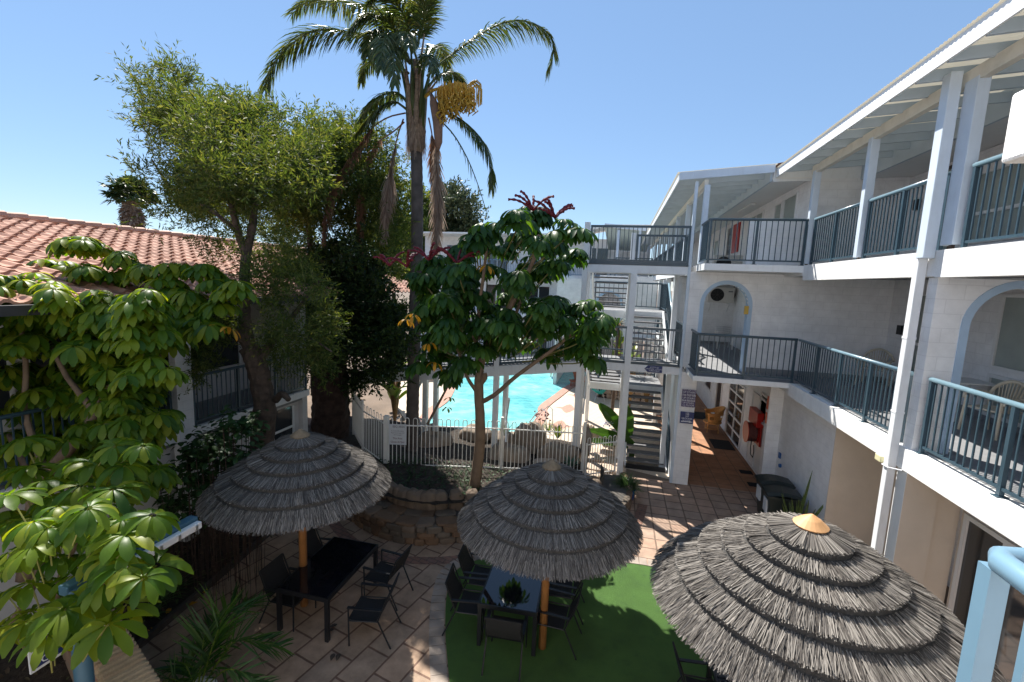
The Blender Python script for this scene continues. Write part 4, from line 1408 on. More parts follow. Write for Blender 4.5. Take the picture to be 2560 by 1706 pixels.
# ------------------------------------------------------------------ hoop topped fence and gate
def hoop_panel(b, a, c, h, drop=.21, sp=.105):
    a, c = V(a), V(c)
    L = (c - a).length
    d = (c - a) / L
    z = V((0, 0, 1))
    n = max(2, int(L / sp) // 2 * 2)
    sp = L / n
    b.tube([a + z * (h - drop), c + z * (h - drop)], .019, 8)
    b.tube([a + z * .12, c + z * .12], .019, 8)
    for k in range(n // 2):
        q0 = a + d * (sp * (2 * k + .5))
        q1 = a + d * (sp * (2 * k + 1.5))
        r = sp / 2
        m_ = (q0 + q1) / 2
        pts = [q0 + z * .02] + [m_ + d * (-r * math.cos(math.pi * i / 6)) + z * (h - r + r * math.sin(math.pi * i / 6)) + z * ((q0.z - m_.z)) * 0 for i in range(7)] + [q1 + z * .02]
        b.tube(pts, .0105, 6)


fence = thing('hoop_top_fence', 'cream metal hoop topped pool fence standing on the raised garden bed', 'fence', (-5.74, 10.58, .5))
FP = [(-8.2, 12.9, .45), (-7.0, 11.5, .5), (-5.74, 10.58, .5), (-2.75, 11.3, .5), (-.63, 12.4, .25)]
for a, c in zip(FP[:-1], FP[1:]):
    b = MB(); hoop_panel(b, a, c, 1.42); b.build('fence_panel', FENCE, fence)
for i, p in enumerate(FP):
    b = MB()
    if i == 2:
        b.box(p[0] - .06, p[1] - .06, .4, p[0] + .06, p[1] + .06, p[2] + 1.46)
    else:
        b.tube([(p[0], p[1], p[2] - .2), (p[0], p[1], p[2] + 1.5)], .035, 12)
        b.tube([(p[0], p[1], p[2] + 1.5), (p[0], p[1], p[2] + 1.53)], .04, 12)
    b.build('post', FENCE, fence)
gate = thing('hoop_top_gate', 'cream metal hoop topped gate between the fence and the staircase post', 'gate', (-.55, 12.45, .15))
b = MB(); hoop_panel(b, (-.57, 12.44, .12), (.28, 13.08, .10), 1.20, .2, .085); b.build('gate_panel', FENCE, gate)
for p in ((-.56, 12.45, .12), (.27, 13.07, .1)):
    b = MB(); b.bar((p[0], p[1], p[2] + .1), (p[0], p[1], p[2] + 1.05), .035, .035, up=V((0, 1, 0))); b.build('stile', FENCE, gate)
b = MB(); b.box(.18, 12.95, 1.02, .27, 13.03, 1.10); b.build('latch', STEEL, gate)

# ------------------------------------------------------------------ signs
fd = (V(FP[3]) - V(FP[2])).normalized()
fd.z = 0
fd.normalize()
fn = V((fd.y, -fd.x, 0))
Rf = Matrix((fd, V((0, 0, 1)), fn)).transposed()
sc0 = V(FP[2]) + fd * .31 + fn * .045 + V((0, 0, .97))
sg = thing('notice_board', 'white BBQ area notice fixed to the hoop fence beside its corner post', 'sign', sc0)
b = MB(); b.bar(sc0 - fd * .235, sc0 + fd * .235, .012, .56); b.build('board', SIGNW, sg)
for body, dz, size, m_, dx, xs in (('BBQ AREA', .215, .088, INK, .03, .78), ('In Consideration', .10, .043, INK, 0, 1.15), ('And Courtesy Of', .045, .043, INK, 0, 1.15), ('All Guests', -.01, .043, INK, 0, 1.15), ('This Area', -.105, .075, INKR, 0, .85), ('Closes At 9pm', -.205, .073, INKR, 0, .82)):
    text(body, size, sc0 + fd * dx + fn * .009 + V((0, 0, dz)), Rf, m_, sg, xs=xs)


def front_sign(name, label, px0, py0, px1, py1, y, m, lines, size, group=None, arrow=False):
    a, c = at(px0, py0, y=y), at(px1, py1, y=y)
    x0, x1, z0, z1 = a.x, c.x, c.z, a.z
    o = thing(name, label, 'sign', ((x0 + x1) / 2, y, (z0 + z1) / 2), 0, group)
    b = MB(); b.box(x0, y, z0, x1, y + .015, z1); b.build('board', m, o)
    for body, fz, s in lines:
        text(body, s, ((x0 + x1) / 2, y - .003, z0 + (z1 - z0) * fz), ROT_FRONT, LETW, o)
    return o, x0, x1, z0, z1


front_sign('direction_sign', 'tall sun faded purple and navy room sign, upper one on the white column', 1706.5, 973, 1737, 1020, 13.14, SIGNP,
           [('101 TO 112\nUP STAIRS\n1st FLOOR', .84, .072), ('113 TO 120\nUP STAIRS\n2nd FLOOR', .51, .072), ('314 TO 321\nUP STAIRS\n1st FLOOR\nTURN RIGHT', .17, .066)], .06)
o, x0, x1, z0, z1 = front_sign('direction_sign', 'navy ground floor sign with a white arrow, lower one on the white column', 1701.5, 1029, 1733, 1061, 13.14, SIGNB, [('109\n108\n107\nGROUND\nFLOOR', .62, .066)], .06)
b = MB()
zc = z0 + .055
b.quad((x0 + .03, 13.136, zc - .012), (x1 - .1, 13.136, zc - .012), (x1 - .1, 13.136, zc + .012), (x0 + .03, 13.136, zc + .012))
b.quad((x1 - .12, 13.136, zc - .03), (x1 - .02, 13.136, zc), (x1 - .12, 13.136, zc + .03))
b.build('arrow', LETW, o)
a, c = at(1611.5, 916, y=13.15), at(1655, 931, y=13.15)
asg = thing('arrow_sign', 'navy arrow shaped sign pointing left on the lower landing beam', 'sign', ((a.x + c.x) / 2, 13.15, (a.z + c.z) / 2))
zm = (a.z + c.z) / 2
b = MB(); b.vprism([(a.x, zm), (a.x + .09, zm - .095), (c.x, zm - .095), (c.x, zm + .095), (a.x + .09, zm + .095)], 13.15, 13.165); b.build('board', SIGNB, asg)
text('313 TO 321\nUP STAIRS 1st FLOOR\nTURN RIGHT', .05, ((a.x + c.x) / 2 + .03, 13.147, zm), ROT_FRONT, LETW, asg)

# ------------------------------------------------------------------ things along the wing
def make_bin():
    root = proto('wheelie_bin', '-', 'bin', 'dark wheelie bins against the white wall')
    b = MB()
    s = len(b.v)
    for z, hx, hy in ((.06, .24, .22), (.95, .33, .28)):
        b.v += [(-hx, -hy, z), (hx, -hy, z), (hx, hy, z), (-hx, hy, z)]
    for q in ((3, 2, 1, 0), (4, 5, 6, 7), (0, 1, 5, 4), (1, 2, 6, 5), (2, 3, 7, 6), (3, 0, 4, 7)):
        b.f.append(tuple(s + i for i in q))
    b.build('body', BIN, root, bevel=.02)
    b = MB()
    s = len(b.v)
    for i in range(7):
        x = -.37 + .74 * i / 6
        z = 1.0 + .06 * math.sin(math.pi * i / 6)
        b.v += [(x, -.30, z - .03), (x, -.2, z + .02), (x, .2, z + .02), (x, .30, z - .03)]
    for i in range(6):
        for k in range(3):
            q = s + i * 4 + k
            b.f.append((q, q + 1, q + 5, q + 4))
    b.box(-.37, -.30, .93, -.34, .30, .985)
    b.box(-.34, -.305, .95, .35, -.285, .985)
    b.box(-.34, .285, .95, .35, .305, .985)
    b.build('lid', BIN, root)
    b = MB(); b.tube([(.38, -.24, .98), (.38, .24, .98)], .016, 8); b.build('handle', BIN, root)
    for sy in (-1, 1):
        b = MB(); b.tube([(.27, sy * .21, .10), (.27, sy * .26, .10)], .10, 14); b.build('wheel', BLACK, root)
    b = MB(); b.box(-.338, -.14, .50, -.30, .12, .82); b.build('sticker', SIGNW, root)
    return root


bn = make_bin()
bn.location = (4.06, 11.8, 0)
bn['label'] = 'dark green wheelie bin against the white wall, farther of the two'
dup(bn, (4.02, 11.13, 0), -.05, 'dark green wheelie bin nearer the tall striped potted plant')

hr = thing('fire_hose_reel', 'red fire hose reel with cabinet box on the white wall', 'fire hose reel', (4.40, 14.75, 1.5))
b = MB(); b.box(4.30, 14.40, 1.55, 4.49, 15.25, 2.0); b.box(4.44, 14.45, .95, 4.49, 15.2, 1.55); b.build('backing_box', RED, hr, bevel=.01)
for xx in (4.14, 4.42):
    b = MB(); b.tube([(xx - .01, 14.8, 1.30), (xx + .01, 14.8, 1.30)], .33, 28); b.build('reel_disc', RED, hr)
b = MB()
for k in range(6):
    b.tube([V((4.17 + k * .042, 14.8 + .27 * math.cos(t_ * .2618), 1.30 + .27 * math.sin(t_ * .2618))) for t_ in range(25)], .024, 8)
b.build('hose', HOSE, hr)
b = MB(); b.tube([(4.25, 14.52, 1.2), (4.22, 14.45, .95), (4.25, 14.5, .7), (4.3, 14.42, .62), (4.3, 14.38, .8), (4.3, 14.45, 1.0)], .014, 7); b.build('nozzle_hose', BLACK, hr)
for z, h_ in ((2.42, .36), (2.02, .30)):
    b = MB(); b.box(4.19, 13.26, z, 4.2, 13.38, z + h_)
    tag(b.build('fire_label', mat('orange red label', (.62, .12, .05), .5, .05)), 'orange red fire label on the white pier, %s of two' % ('upper' if z > 2.2 else 'lower'), 'label', 'fire labels on the pier')

wc = thing('cane_armchair', 'honey coloured cane tub armchair in the ground floor corridor', 'armchair', (4.0, 18.75, 0))
b = MB()
nn_ = 22
rows_ = []
for j, (rr, z) in enumerate(((.30, .42), (.33, .55), (.36, .68), (.38, .80))):
    row = []
    for i in range(nn_):
        th = math.radians(-130 + 260 * i / (nn_ - 1))
        hz = z + (.22 * max(0, math.cos(th)) if j == 3 else .1 * max(0, math.cos(th)) * (j / 3))
        row.append(V((4.0 + rr * math.cos(th) * 1.05, 18.75 + rr * math.sin(th), hz)))
    rows_.append(row)
for j in range(3):
    for i in range(nn_ - 1):
        if j == 1 and i % 5 in (1, 2):
            continue
        b.quad(rows_[j][i], rows_[j][i + 1], rows_[j + 1][i + 1], rows_[j + 1][i])
b.tube(rows_[3], .035, 8)
b.build('woven_back', WICK, wc)
b = MB(); b.lathe([(.30, .36), (.34, .39), (.34, .43), (.05, .45)], (4.0, 18.75, 0), 20); b.build('seat', WICK, wc)
for k in range(4):
    th = math.pi / 4 + k * math.pi / 2
    b = MB(); b.tube([(4.0 + .29 * math.cos(th), 18.75 + .29 * math.sin(th), 0), (4.0 + .26 * math.cos(th), 18.75 + .26 * math.sin(th), .4)], .022, 8); b.build('leg', WICK, wc)
b = MB(); b.lathe([(.25, .14), (.27, .16), (.25, .18)], (4.0, 18.75, 0), 18); b.build('stretcher_ring', WICK, wc)
for x0, x1, y0, y1, lb in ((3.72, 4.42, 16.7, 17.75, 'large black door mat on the corridor tiles by the red hose reel'), (3.5, 4.4, 20.4, 21.6, 'dark door mat beyond the cane armchair')):
    b = MB(); b.box(x0, y0, .004, x1, y1, .018); tag(b.build('door_mat', MATB, None, bevel=.006), lb, 'door mat')
for y0, lb in ((14.62, 'small dark drain grate by the wall, farther of two'), (13.7, 'small dark drain grate beside the bins, nearer of two')):
    b = MB()
    for k in range(6):
        b.box(4.08, y0 + k * .05, .004, 4.44, y0 + k * .05 + .03, .014)
    tag(b.build('drain_grate', MATB), lb, 'drain grate', 'drain grates')


def ac_unit(loc, lb, wdt=.92, brackets=False):
    x, y, z = loc
    o = thing('air_conditioner_unit', lb, 'air conditioner', loc)
    b = MB(); b.box(x, y, z, x + wdt, y + .32, z + .60); b.build('casing', ACW, o, bevel=.012)
    b = MB(); b.tube([(x + .33, y + .02, z + .30), (x + .33, y - .008, z + .30)], .25, 28); b.build('fan_well', BLACK, o)
    b = MB()
    for k in range(1, 6):
        b.tube([V((x + .33 + .048 * k * math.cos(t_ * .2618), y - .016, z + .30 + .048 * k * math.sin(t_ * .2618))) for t_ in range(25)], .004, 4)
    for k in range(8):
        th = k * math.pi / 4
        b.tube([(x + .33, y - .016, z + .3), (x + .33 + .25 * math.cos(th), y - .016, z + .3 + .25 * math.sin(th))], .004, 4)
    b.build('fan_guard', mat('dark grey wire', (.08, .08, .08), .5), o)
    b = MB(); b.box(x + wdt - .22, y - .004, z + .42, x + wdt - .06, y, z + .46); b.build('badge', INK, o)
    if brackets:
        for xx in (x + .12, x + wdt - .16):
            b = MB(); b.bar((xx, y + .02, z - .02), (xx, y + .34, z - .02), .03, .03); b.bar((xx, y + .02, z - .03), (xx, y + .34, z - .36), .025, .025); b.build('bracket', FRAME, o)
        b = MB(); b.tube([(x + wdt, y + .2, z + .1), (x + wdt + .08, y + .25, z + .3), (x + wdt + .03, y + .3, z + .65)], .02, 6); b.build('pipe', BLACK, o)
    return o


ac_unit((3.5, 19.24, 5.10), 'air conditioner on wall brackets seen through the blue trimmed arch', .95, True)
ac_unit((3.28, 17.6, L2), 'air conditioner standing on the top balcony floor behind the railing', .95)

al = thing('aluminium_chair', 'slim aluminium cafe chair behind the balcony railing under the arch', 'chair', (4.0, 18.2, L1))
for s_ in (-1, 1):
    xx = 4.0 + s_ * .26
    b = MB(); b.tube([(xx, 17.95, L1), (xx, 18.05, L1 + .66), (xx, 18.5, L1 + .66), (xx, 18.6, L1)], .014, 8); b.build('leg_loop', STEEL, al)
b = MB(); b.box(3.74, 18.0, L1 + .43, 4.26, 18.45, L1 + .455); b.build('seat', STEEL, al)
b = MB()
for k in range(4):
    b.tube([(3.74, 18.46, L1 + .55 + k * .08), (4.0, 18.56, L1 + .55 + k * .08), (4.26, 18.46, L1 + .55 + k * .08)], .02, 6)
b.build('backrest', STEEL, al)


def make_plastic_chair():
    """monobloc chair facing -X"""
    root = proto('plastic_chair', '-', 'chair', 'ivory plastic balcony chairs')
    b = MB(); b.box(-.24, -.24, .41, .22, .24, .44); b.build('seat', PLAST, root, bevel=.015)
    b = MB()
    n_ = 13
    top = [V((.27 + .03 * math.sin(math.pi * i / (n_ - 1)), -.30 + .60 * i / (n_ - 1), .62 + .26 * math.sin(math.pi * i / (n_ - 1)) ** .6)) for i in range(n_)]
    b.tube(top, .028, 8)
    for i in range(2, n_ - 2):
        b.bar((.22, -.20 + .40 * i / (n_ - 1), .44), top[i], .012, .026)
    b.build('backrest', PLAST, root)
    for s in (-1, 1):
        b = MB(); b.tube([(.27, s * .30, .62), (.05, s * .31, .66), (-.22, s * .30, .63), (-.25, s * .28, .55)], .026, 8); b.build('armrest', PLAST, root)
        for xx, xt in ((-.27, -.24), (.30, .2)):
            b = MB(); b.tube([(xx, s * .27, 0), (xt, s * .24, .60)], [.018, .03], 8); b.build('leg', PLAST, root)
    return root


pc = make_plastic_chair()
pc.location = (6.2, 12.55, L1)
pc.rotation_euler.z = .9
pc['label'] = 'ivory plastic chair in the corner beside the glazed balcony door'
dup(pc, (6.1, 8.75, L1), .35, 'ivory plastic chair by the little balcony table, seen through the near arch')
tt = thing('balcony_table', 'small white square table on the balcony behind the near arch', 'table', (6.25, 9.75, L1))
b = MB(); b.box(5.95, 9.4, L1 + .69, 6.6, 10.1, L1 + .72); b.build('top', FRAME, tt, bevel=.01)
for sx in (6.02, 6.53):
    for sy in (9.47, 10.03):
        b = MB(); b.tube([(sx, sy, L1), (sx, sy, L1 + .69)], .02, 8); b.build('leg', FRAME, tt)
rk = thing('folding_airer', 'low metal folding rack lying on the top balcony', 'rack', (5.2, 5.6, L2))
b = MB(); b.tube([(4.9, 6.6, L2 + .02), (4.9, 6.5, L2 + .42), (5.0, 5.2, L2 + .5), (5.0, 5.1, L2 + .02)], .014, 6); b.build('side', STEEL, rk)
b = MB()
for k in range(4):
    b.tube([(4.9 + k * .1, 6.5, L2 + .3), (5.0 + k * .1, 5.2, L2 + .33)], .012, 6)
b.build('rails', STEEL, rk)

# foreground handrail of the landing the view is taken from
fr = thing('landing_handrail', 'pale blue round handrail and bars close by at the lower right', 'handrail', (.905, 1.23, 4.0))
HR = mat('sky blue gloss handrail', (.155, .27, .36), .28, .05, 9, spec=.6)
b = MB(); b.tube([(3.0, 1.30, 5.0), (1.6, 1.26, 5.0), (.98, 1.235, 5.0), (.92, 1.225, 5.0), (.905, 1.20, 5.0), (.905, 1.1, 5.0), (.905, .2, 5.0)], .028, 16); b.build('handrail', HR, fr, smooth=True)
b = MB(); b.box(.885, 1.20, 3.9, .925, 1.24, 4.98); b.build('post', HR, fr)
for k in range(1, 9):
    b = MB(); b.bar((.905, 1.22 - .115 * k, 4.1), (.905, 1.22 - .115 * k, 4.97), .02, .02, up=V((0, 1, 0))); b.build('bar', HR, fr)
for k in range(1, 12):
    b = MB(); b.bar((.905 + .118 * k, 1.23 + .004 * k, 4.1), (.905 + .118 * k, 1.23 + .004 * k, 4.97), .02, .02, up=V((0, 1, 0))); b.build('bar', HR, fr)
b = MB(); b.box(.80, -1.5, 3.8, 3.0, 1.32, 3.9); b.build('landing', RENDER, fr)

# light gantry, brick wall and sign at the lower left
lp = thing('light_gantry', 'blue steel post and arm carrying a long fluorescent light below the big leaves', 'outdoor light', (-4.9, 2.98, 0))
GB = mat('dull blue steel', (.055, .13, .19), .45, .1, 6)
b = MB(); b.tube([(-4.9, 2.98, 0), (-4.9, 2.98, 2.52)], .075, 18); b.build('post', GB, lp, smooth=True)
b = MB(); b.box(-5.0, 2.9, 2.47, -4.88, 4.28, 2.57); b.build('arm', GB, lp, bevel=.01)
b = MB(); b.box(-4.877, 3.35, 2.44, -4.80, 4.26, 2.53); o = b.build('light_batten', FRAME, lp, bevel=.015)
b = MB()
for k in range(4):
    b.box(-4.80, 3.5 + k * .22, 2.455, -4.785, 3.53 + k * .22, 2.515)
b.build('clip', STEEL, o)
bs = thing('blue_notice', 'blue white edged notice half hidden by leaves near the blue post', 'sign', (-5.03, 3.0, 2.0))
b = MB(); b.box(-5.05, 2.66, 1.84, -5.03, 3.32, 2.16); b.build('border', SIGNW, bs)
b = MB(); b.box(-5.03, 2.69, 1.87, -5.024, 3.29, 2.13); b.build('face', SIGNB, bs)
RX_ = Matrix(((0, 0, 1), (1, 0, 0), (0, 1, 0)))
text('OC', .10, (-5.02, 3.08, 2.05), RX_, LETW, bs)
text('GR', .10, (-5.02, 2.80, 1.92), RX_, LETW, bs)
bw = thing('brick_wall', 'brick garden wall with a rounded brick top at the lower left corner', 'brick wall', (-5.3, 3.5, 0))
wa, wb = V((-7.2, 4.35, 0)), V((-4.0, 2.98, 0))
wdv = (wb - wa).normalized()
b = MB(); b.bar(wa + V((0, 0, .56)), wb + V((0, 0, .56)), .34, 1.12); b.build('wall', BRICK, bw)
b = MB()
L = (wb - wa).length
k = 0
while k * .088 < L:
    p = wa + wdv * (k * .088 + .04) + V((0, 0, 1.155))
    nx = V((-wdv.y, wdv.x, 0))
    b.tube([p - nx * .19, p - nx * .16 + V((0, 0, .015)), p + nx * .16 + V((0, 0, .015)), p + nx * .19], .04, 6)
    k += 1
b.build('capping_bricks', COPB, bw)

# ------------------------------------------------------------------ people and things round the pool
def skin_body(name, joints, edges, m, parent, sub=2):
    me = bpy.data.meshes.new(name)
    o_ = OFF[parent.name]
    me.from_pydata([tuple(V(j[:3]) - o_) for j in joints], edges, [])
    o = bpy.data.objects.new(name, me)
    COL.objects.link(o)
    o.parent = parent
    md = o.modifiers.new('skin', 'SKIN')
    me.skin_vertices.new() if not me.skin_vertices else None
    for i, j in enumerate(joints):
        r = j[3]
        me.skin_vertices[0].data[i].radius = (r, r if len(j) < 5 else j[4])
    me.skin_vertices[0].data[0].use_root = True
    s = o.modifiers.new('sub', 'SUBSURF')
    s.levels = sub
    s.render_levels = sub
    me.materials.append(m)
    return o


px_, py_ = -3.3, 26.2
pe = thing('person', 'person with dark hair and blue shorts wading in the pool, bent forward away from view', 'person', (px_, py_, .0))
J = [(0, 0, .06, .15, .11), (0, .12, .26, .13, .10), (0, .26, .42, .165, .11), (0, .36, .50, .06, .06), (0, .43, .55, .085, .095), (0, .49, .58, .06, .06),
     (.17, .27, .44, .055, .055), (.25, .30, .26, .042, .042), (.27, .36, .06, .034, .034), (.275, .40, .0, .025, .04),
     (-.17, .27, .44, .055, .055), (-.25, .30, .26, .042, .042), (-.27, .36, .06, .034, .034), (-.275, .40, .0, .025, .04),
     (.09, 0, -.10, .085, .085), (.10, .03, -.45, .06, .06), (-.09, 0, -.10, .085, .085), (-.10, .03, -.45, .06, .06)]
E_ = [(0, 1), (1, 2), (2, 3), (3, 4), (4, 5), (2, 6), (6, 7), (7, 8), (8, 9), (2, 10), (10, 11), (11, 12), (12, 13), (0, 14), (14, 15), (0, 16), (16, 17)]
skin_body('body', [(px_ + j[0], py_ + j[1], j[2] + .02, *j[3:]) for j in J], E_, SKIN, pe)
b = MB(); blob(b, (px_, py_ + .42, .60), .098, .105, .085, e=1, n=14, m=10, noise=.03); b.build('hair', HAIR, pe, smooth=True)
b = MB(); blob(b, (px_, py_ - .01, .02), .19, .15, .13, e=.9, n=14, m=8, noise=.03); b.build('shorts', SHORT, pe, smooth=True)

dc = thing('timber_deck_chair', 'red brown timber chair with a grey towel at the pool edge behind the stair post', 'deck chair', (-1.9, 25.0, 0))
RT = mat('red stained timber', (.30, .085, .045), .6, .15, 8)
b = MB(); b.bar((-2.2, 24.6, .3), (-1.5, 24.9, .3), .5, .05); b.build('seat', RT, dc)
b = MB(); b.bar((-1.75, 25.0, .3), (-1.95, 25.05, .98), .5, .04, up=V((0, 1, 0))); b.build('backrest', RT, dc)
for x, y in ((-2.15, 24.4), (-2.2, 24.85), (-1.55, 24.7), (-1.6, 25.1)):
    b = MB(); b.bar((x, y, .05), (x, y, .3), .05, .05, up=V((0, 1, 0))); b.build('leg', RT, dc)
b = MB(); blob(b, (-1.72, 24.85, .55), .13, .2, .28, e=.7, noise=.1); tag(b.build('towel', mat('grey towel', (.36, .36, .38), .9, .15, 20), None, smooth=True), 'grey towel bundled on the red timber chair', 'towel')
gc = thing('wire_chair', 'round teal string chair with thin legs on the sunny pool deck', 'chair', (-.5, 22.1, 0))
b = MB()
for i in range(20):
    t_ = 2 * math.pi * i / 20
    b.tube([(-.5 + .12 * math.cos(t_), 22.1 + .1 * math.sin(t_), .34), (-.5 + .40 * math.cos(t_), 22.1 + .36 * math.sin(t_), .52 + .22 * (math.cos(t_) > .2) * math.cos(t_))], .02, 5)
b.build('string_bowl', TEAL, gc)
b = MB(); b.tube([V((-.5 + .42 * math.cos(k_ * .2618), 22.1 + .38 * math.sin(k_ * .2618), .53 + .23 * max(0, math.cos(k_ * .2618)))) for k_ in range(25)], .014, 6); b.build('rim', TEAL, gc)
for x, y in ((-.75, 21.85), (-.25, 21.9), (-.72, 22.35), (-.28, 22.35)):
    b = MB(); b.tube([(x, y, .0), (-.5 + (x + .5) * .5, 22.1 + (y - 22.1) * .5, .40)], .011, 6); b.build('leg', STEEL, gc)
sl = thing('sun_lounger', 'white sun lounger in half shade left of the pool', 'sun lounger', (-9.2, 23.2, 0))
b = MB(); b.bar((-9.9, 23.0, .32), (-8.7, 23.5, .32), .6, .05); b.build('bed', FRAME, sl)
b = MB(); b.bar((-9.9, 23.0, .33), (-10.35, 22.8, .8), .6, .05); b.build('backrest', FRAME, sl)
for x, y in ((-9.8, 22.8), (-9.9, 23.3), (-8.8, 23.2), (-8.9, 23.7)):
    b = MB(); b.bar((x, y, 0), (x, y, .32), .04, .04, up=V((0, 1, 0))); b.build('leg', FRAME, sl)
hd = thing('pool_ladder', 'bent metal grab rail of the pool beside the deck corner', 'grab rail', (-2.6, 17.2, 0))
for dx in (0, .45):
    b = MB(); b.tube([(-2.3 + dx * .4, 16.6 + dx, 0), (-2.35 + dx * .4, 16.6 + dx, .75), (-2.5 + dx * .4, 16.65 + dx, .85), (-2.75 + dx * .4, 16.7 + dx, .6), (-3.1 + dx * .4, 16.75 + dx, .05)], .02, 8); b.build('rail', STEEL, hd)

# ------------------------------------------------------------------ vegetation helpers
UP = V((0, 0, 1))


def rdir(zlo=-1.0, zhi=1.0):
    z = U(zlo, zhi)
    t_ = U(0, 2 * math.pi)
    s = math.sqrt(max(0, 1 - z * z))
    return V((s * math.cos(t_), s * math.sin(t_), z))


def leaflet(b, c, out, nrm, L, wd, droop, fold=.25, prof=(.12, .50, .82, 1.0, .86, .20)):
    """obovate leaflet starting at c towards out, curving down"""
    side = out.cross(nrm).normalized()
    s = len(b.v)
    p = V(c)
    d = V(out)
    n_ = len(prof)
    for i, f in enumerate(prof):
        w_ = wd * f
        nn = side.cross(d).normalized()
        b.v.append(tuple(p - side * w_ + nn * (fold * w_)))
        b.v.append(tuple(p))
        b.v.append(tuple(p + side * w_ + nn * (fold * w_)))
        d = (d + V((0, 0, -droop / n_))).normalized()
        p = p + d * (L / (n_ - 1))
    for i in range(n_ - 1):
        k = s + 3 * i
        b.f.append((k, k + 1, k + 4, k + 3))
        b.f.append((k + 1, k + 2, k + 5, k + 4))


def whorl(b, c, axis, size, n=11, droop=1.5):
    axis = axis.normalized()
    u = axis.orthogonal().normalized()
    v = axis.cross(u)
    ph = U(0, 6.28)
    for k in range(n):
        t_ = ph + 2 * math.pi * (k + U(-.15, .15)) / n
        out = (u * math.cos(t_) + v * math.sin(t_) + axis * U(-.05, .25)).normalized()
        leaflet(b, c + out * .03, out, axis, size * U(.82, 1.1), size * U(.15, .195), droop * U(.8, 1.25))


def umbrella_shoot(bl, bp, tip, dirn, nw, size, pet=(.18, .42), droop=1.5, low=.15):
    """tuft of long-stalked whorls at a branch tip"""
    for k in range(nw):
        d = (dirn * .9 + rdir(-.35, 1.0) * 1.1).normalized()
        if d.z < -low:
            d.z = -low
        L = U(*pet)
        c = tip + d * L
        mid = tip + d * (L * .5) + UP * .03
        bp.tube([tip, mid, c], .0065, 4, cap=False)
        ax = (UP * 1.1 + d * .55 + rdir() * .22).normalized()
        whorl(bl, c, ax, size * U(.75, 1.1), random.choice((8, 9, 10, 11, 12)), droop)


def strappy(b, c, n, L, wd, spread=.8, droop=1.2, seg=5):
    for k in range(n):
        t_ = U(0, 6.28)
        o = V((math.cos(t_), math.sin(t_), 0))
        d = (o * U(.15, spread) + UP).normalized()
        side = d.cross(o if abs(d.dot(o)) < .95 else V((0, 1, 0))).normalized()
        side = V((-math.sin(t_), math.cos(t_), 0))
        p = V(c) + o * U(0, .04)
        ln = L * U(.6, 1.1)
        A, B_ = [], []
        for i in range(seg + 1):
            f = 1 - (i / seg) ** 2
            w_ = wd * (.35 + .65 * f) * (1 if i < seg else .15)
            A.append(p - side * w_)
            B_.append(p + side * w_)
            d = (d + V((0, 0, -droop / seg * (i / seg + .2))) + o * .03).normalized()
            p = p + d * (ln / seg)
        b.strip(A, B_)


def in_poly(x, y, poly):
    ins = False
    j = len(poly) - 1
    for i in range(len(poly)):
        if (poly[i][1] > y) != (poly[j][1] > y) and x < (poly[j][0] - poly[i][0]) * (y - poly[i][1]) / (poly[j][1] - poly[i][1]) + poly[i][0]:
            ins = not ins
        j = i
    return ins


def spray_crown(name, m, parent, clumps, nspray, nleaf, leafL, leafW, stemL, up=.35, out=1.0, twig=None):
    """crown of leafy sprays: every clump is a bundle of twigs that carry narrow leaves"""
    b = MB()
    tw = MB()
    for c, r in clumps:
        for k in range(int(nspray * (.6 + .8 * R()))):
            d = (rdir() * out + UP * up).normalized()
            p = c + rdir() * (r * R() ** .5)
            L = stemL * U(.5, 1.15)
            if twig and R() < .35:
                tw.quad(p, p + V((.004, 0, 0)), p + d * L + V((.002, 0, 0)), p + d * L)
            for i in range(nleaf):
                f = (i + 1) / nleaf
                q = p + d * (L * f)
                ld = (d * .8 + rdir() * .75).normalized()
                sd = ld.cross(rdir()).normalized() * (leafW * U(.7, 1.2))
                e = q + ld * (leafL * U(.6, 1.2))
                mid = (q + e) / 2
                b.quad(q, mid - sd, e, mid + sd)
    o = b.build(name, m, parent)
    if twig:
        tw.build('twigs', twig, parent)
    return o


def poly_clumps(poly, n, yc, ys, r0, r1, seed=1, edge=0):
    rg = random.Random(seed)
    xs = [p[0] for p in poly]
    ys_ = [p[1] for p in poly]
    out = []
    while len(out) < n:
        x, y = rg.uniform(min(xs), max(xs)), rg.uniform(min(ys_), max(ys_))
        if not in_poly(x, y, poly):
            continue
        out.append((at(x, y, y=rg.gauss(yc, ys)), rg.uniform(r0, r1)))
    return out


D_ = lambda x, y: (x * 1.088, y * 1.088)

# ------------------------------------------------------------------ tall feather palm
palm = thing('feather_palm', 'tall feather palm with golden fruit and hanging dead fronds in front of the bridge', 'palm tree', (-5.62, 12.0, .45))
tp = [at(1031, 1130, y=12), at(1031, 1060, y=12), at(1033, 960, y=12), at(1037, 820, y=12), at(1042, 640, y=12), at(1043, 500, y=12), at(1041, 380, y=12)]
pts = smooth_poly([tuple(p) for p in tp], 12, closed=False)
pts = [V(p) for p in pts]
rad = []
for i, p in enumerate(pts):
    f = i / (len(pts) - 1)
    rad.append((.19 - .035 * f) * (1.0 + (.035 if i % 2 else -.02)))
b = MB(); b.tube(pts, rad, 16); b.build('trunk', PALMT, palm, smooth=True)
b = MB()
cs_ = [at(1041, 382, y=12), at(1041, 366, y=12), at(1041, 330, y=12), at(1039, 280, y=12), at(1038, 232, y=12), at(1038, 186, y=12), at(1039, 150, y=12)]
b.tube(cs_, [.15, .22, .25, .18, .145, .13, .08], 18, wob=.10)
b.build('crown_fibre', PALMF, palm, smooth=True)
fb = MB()
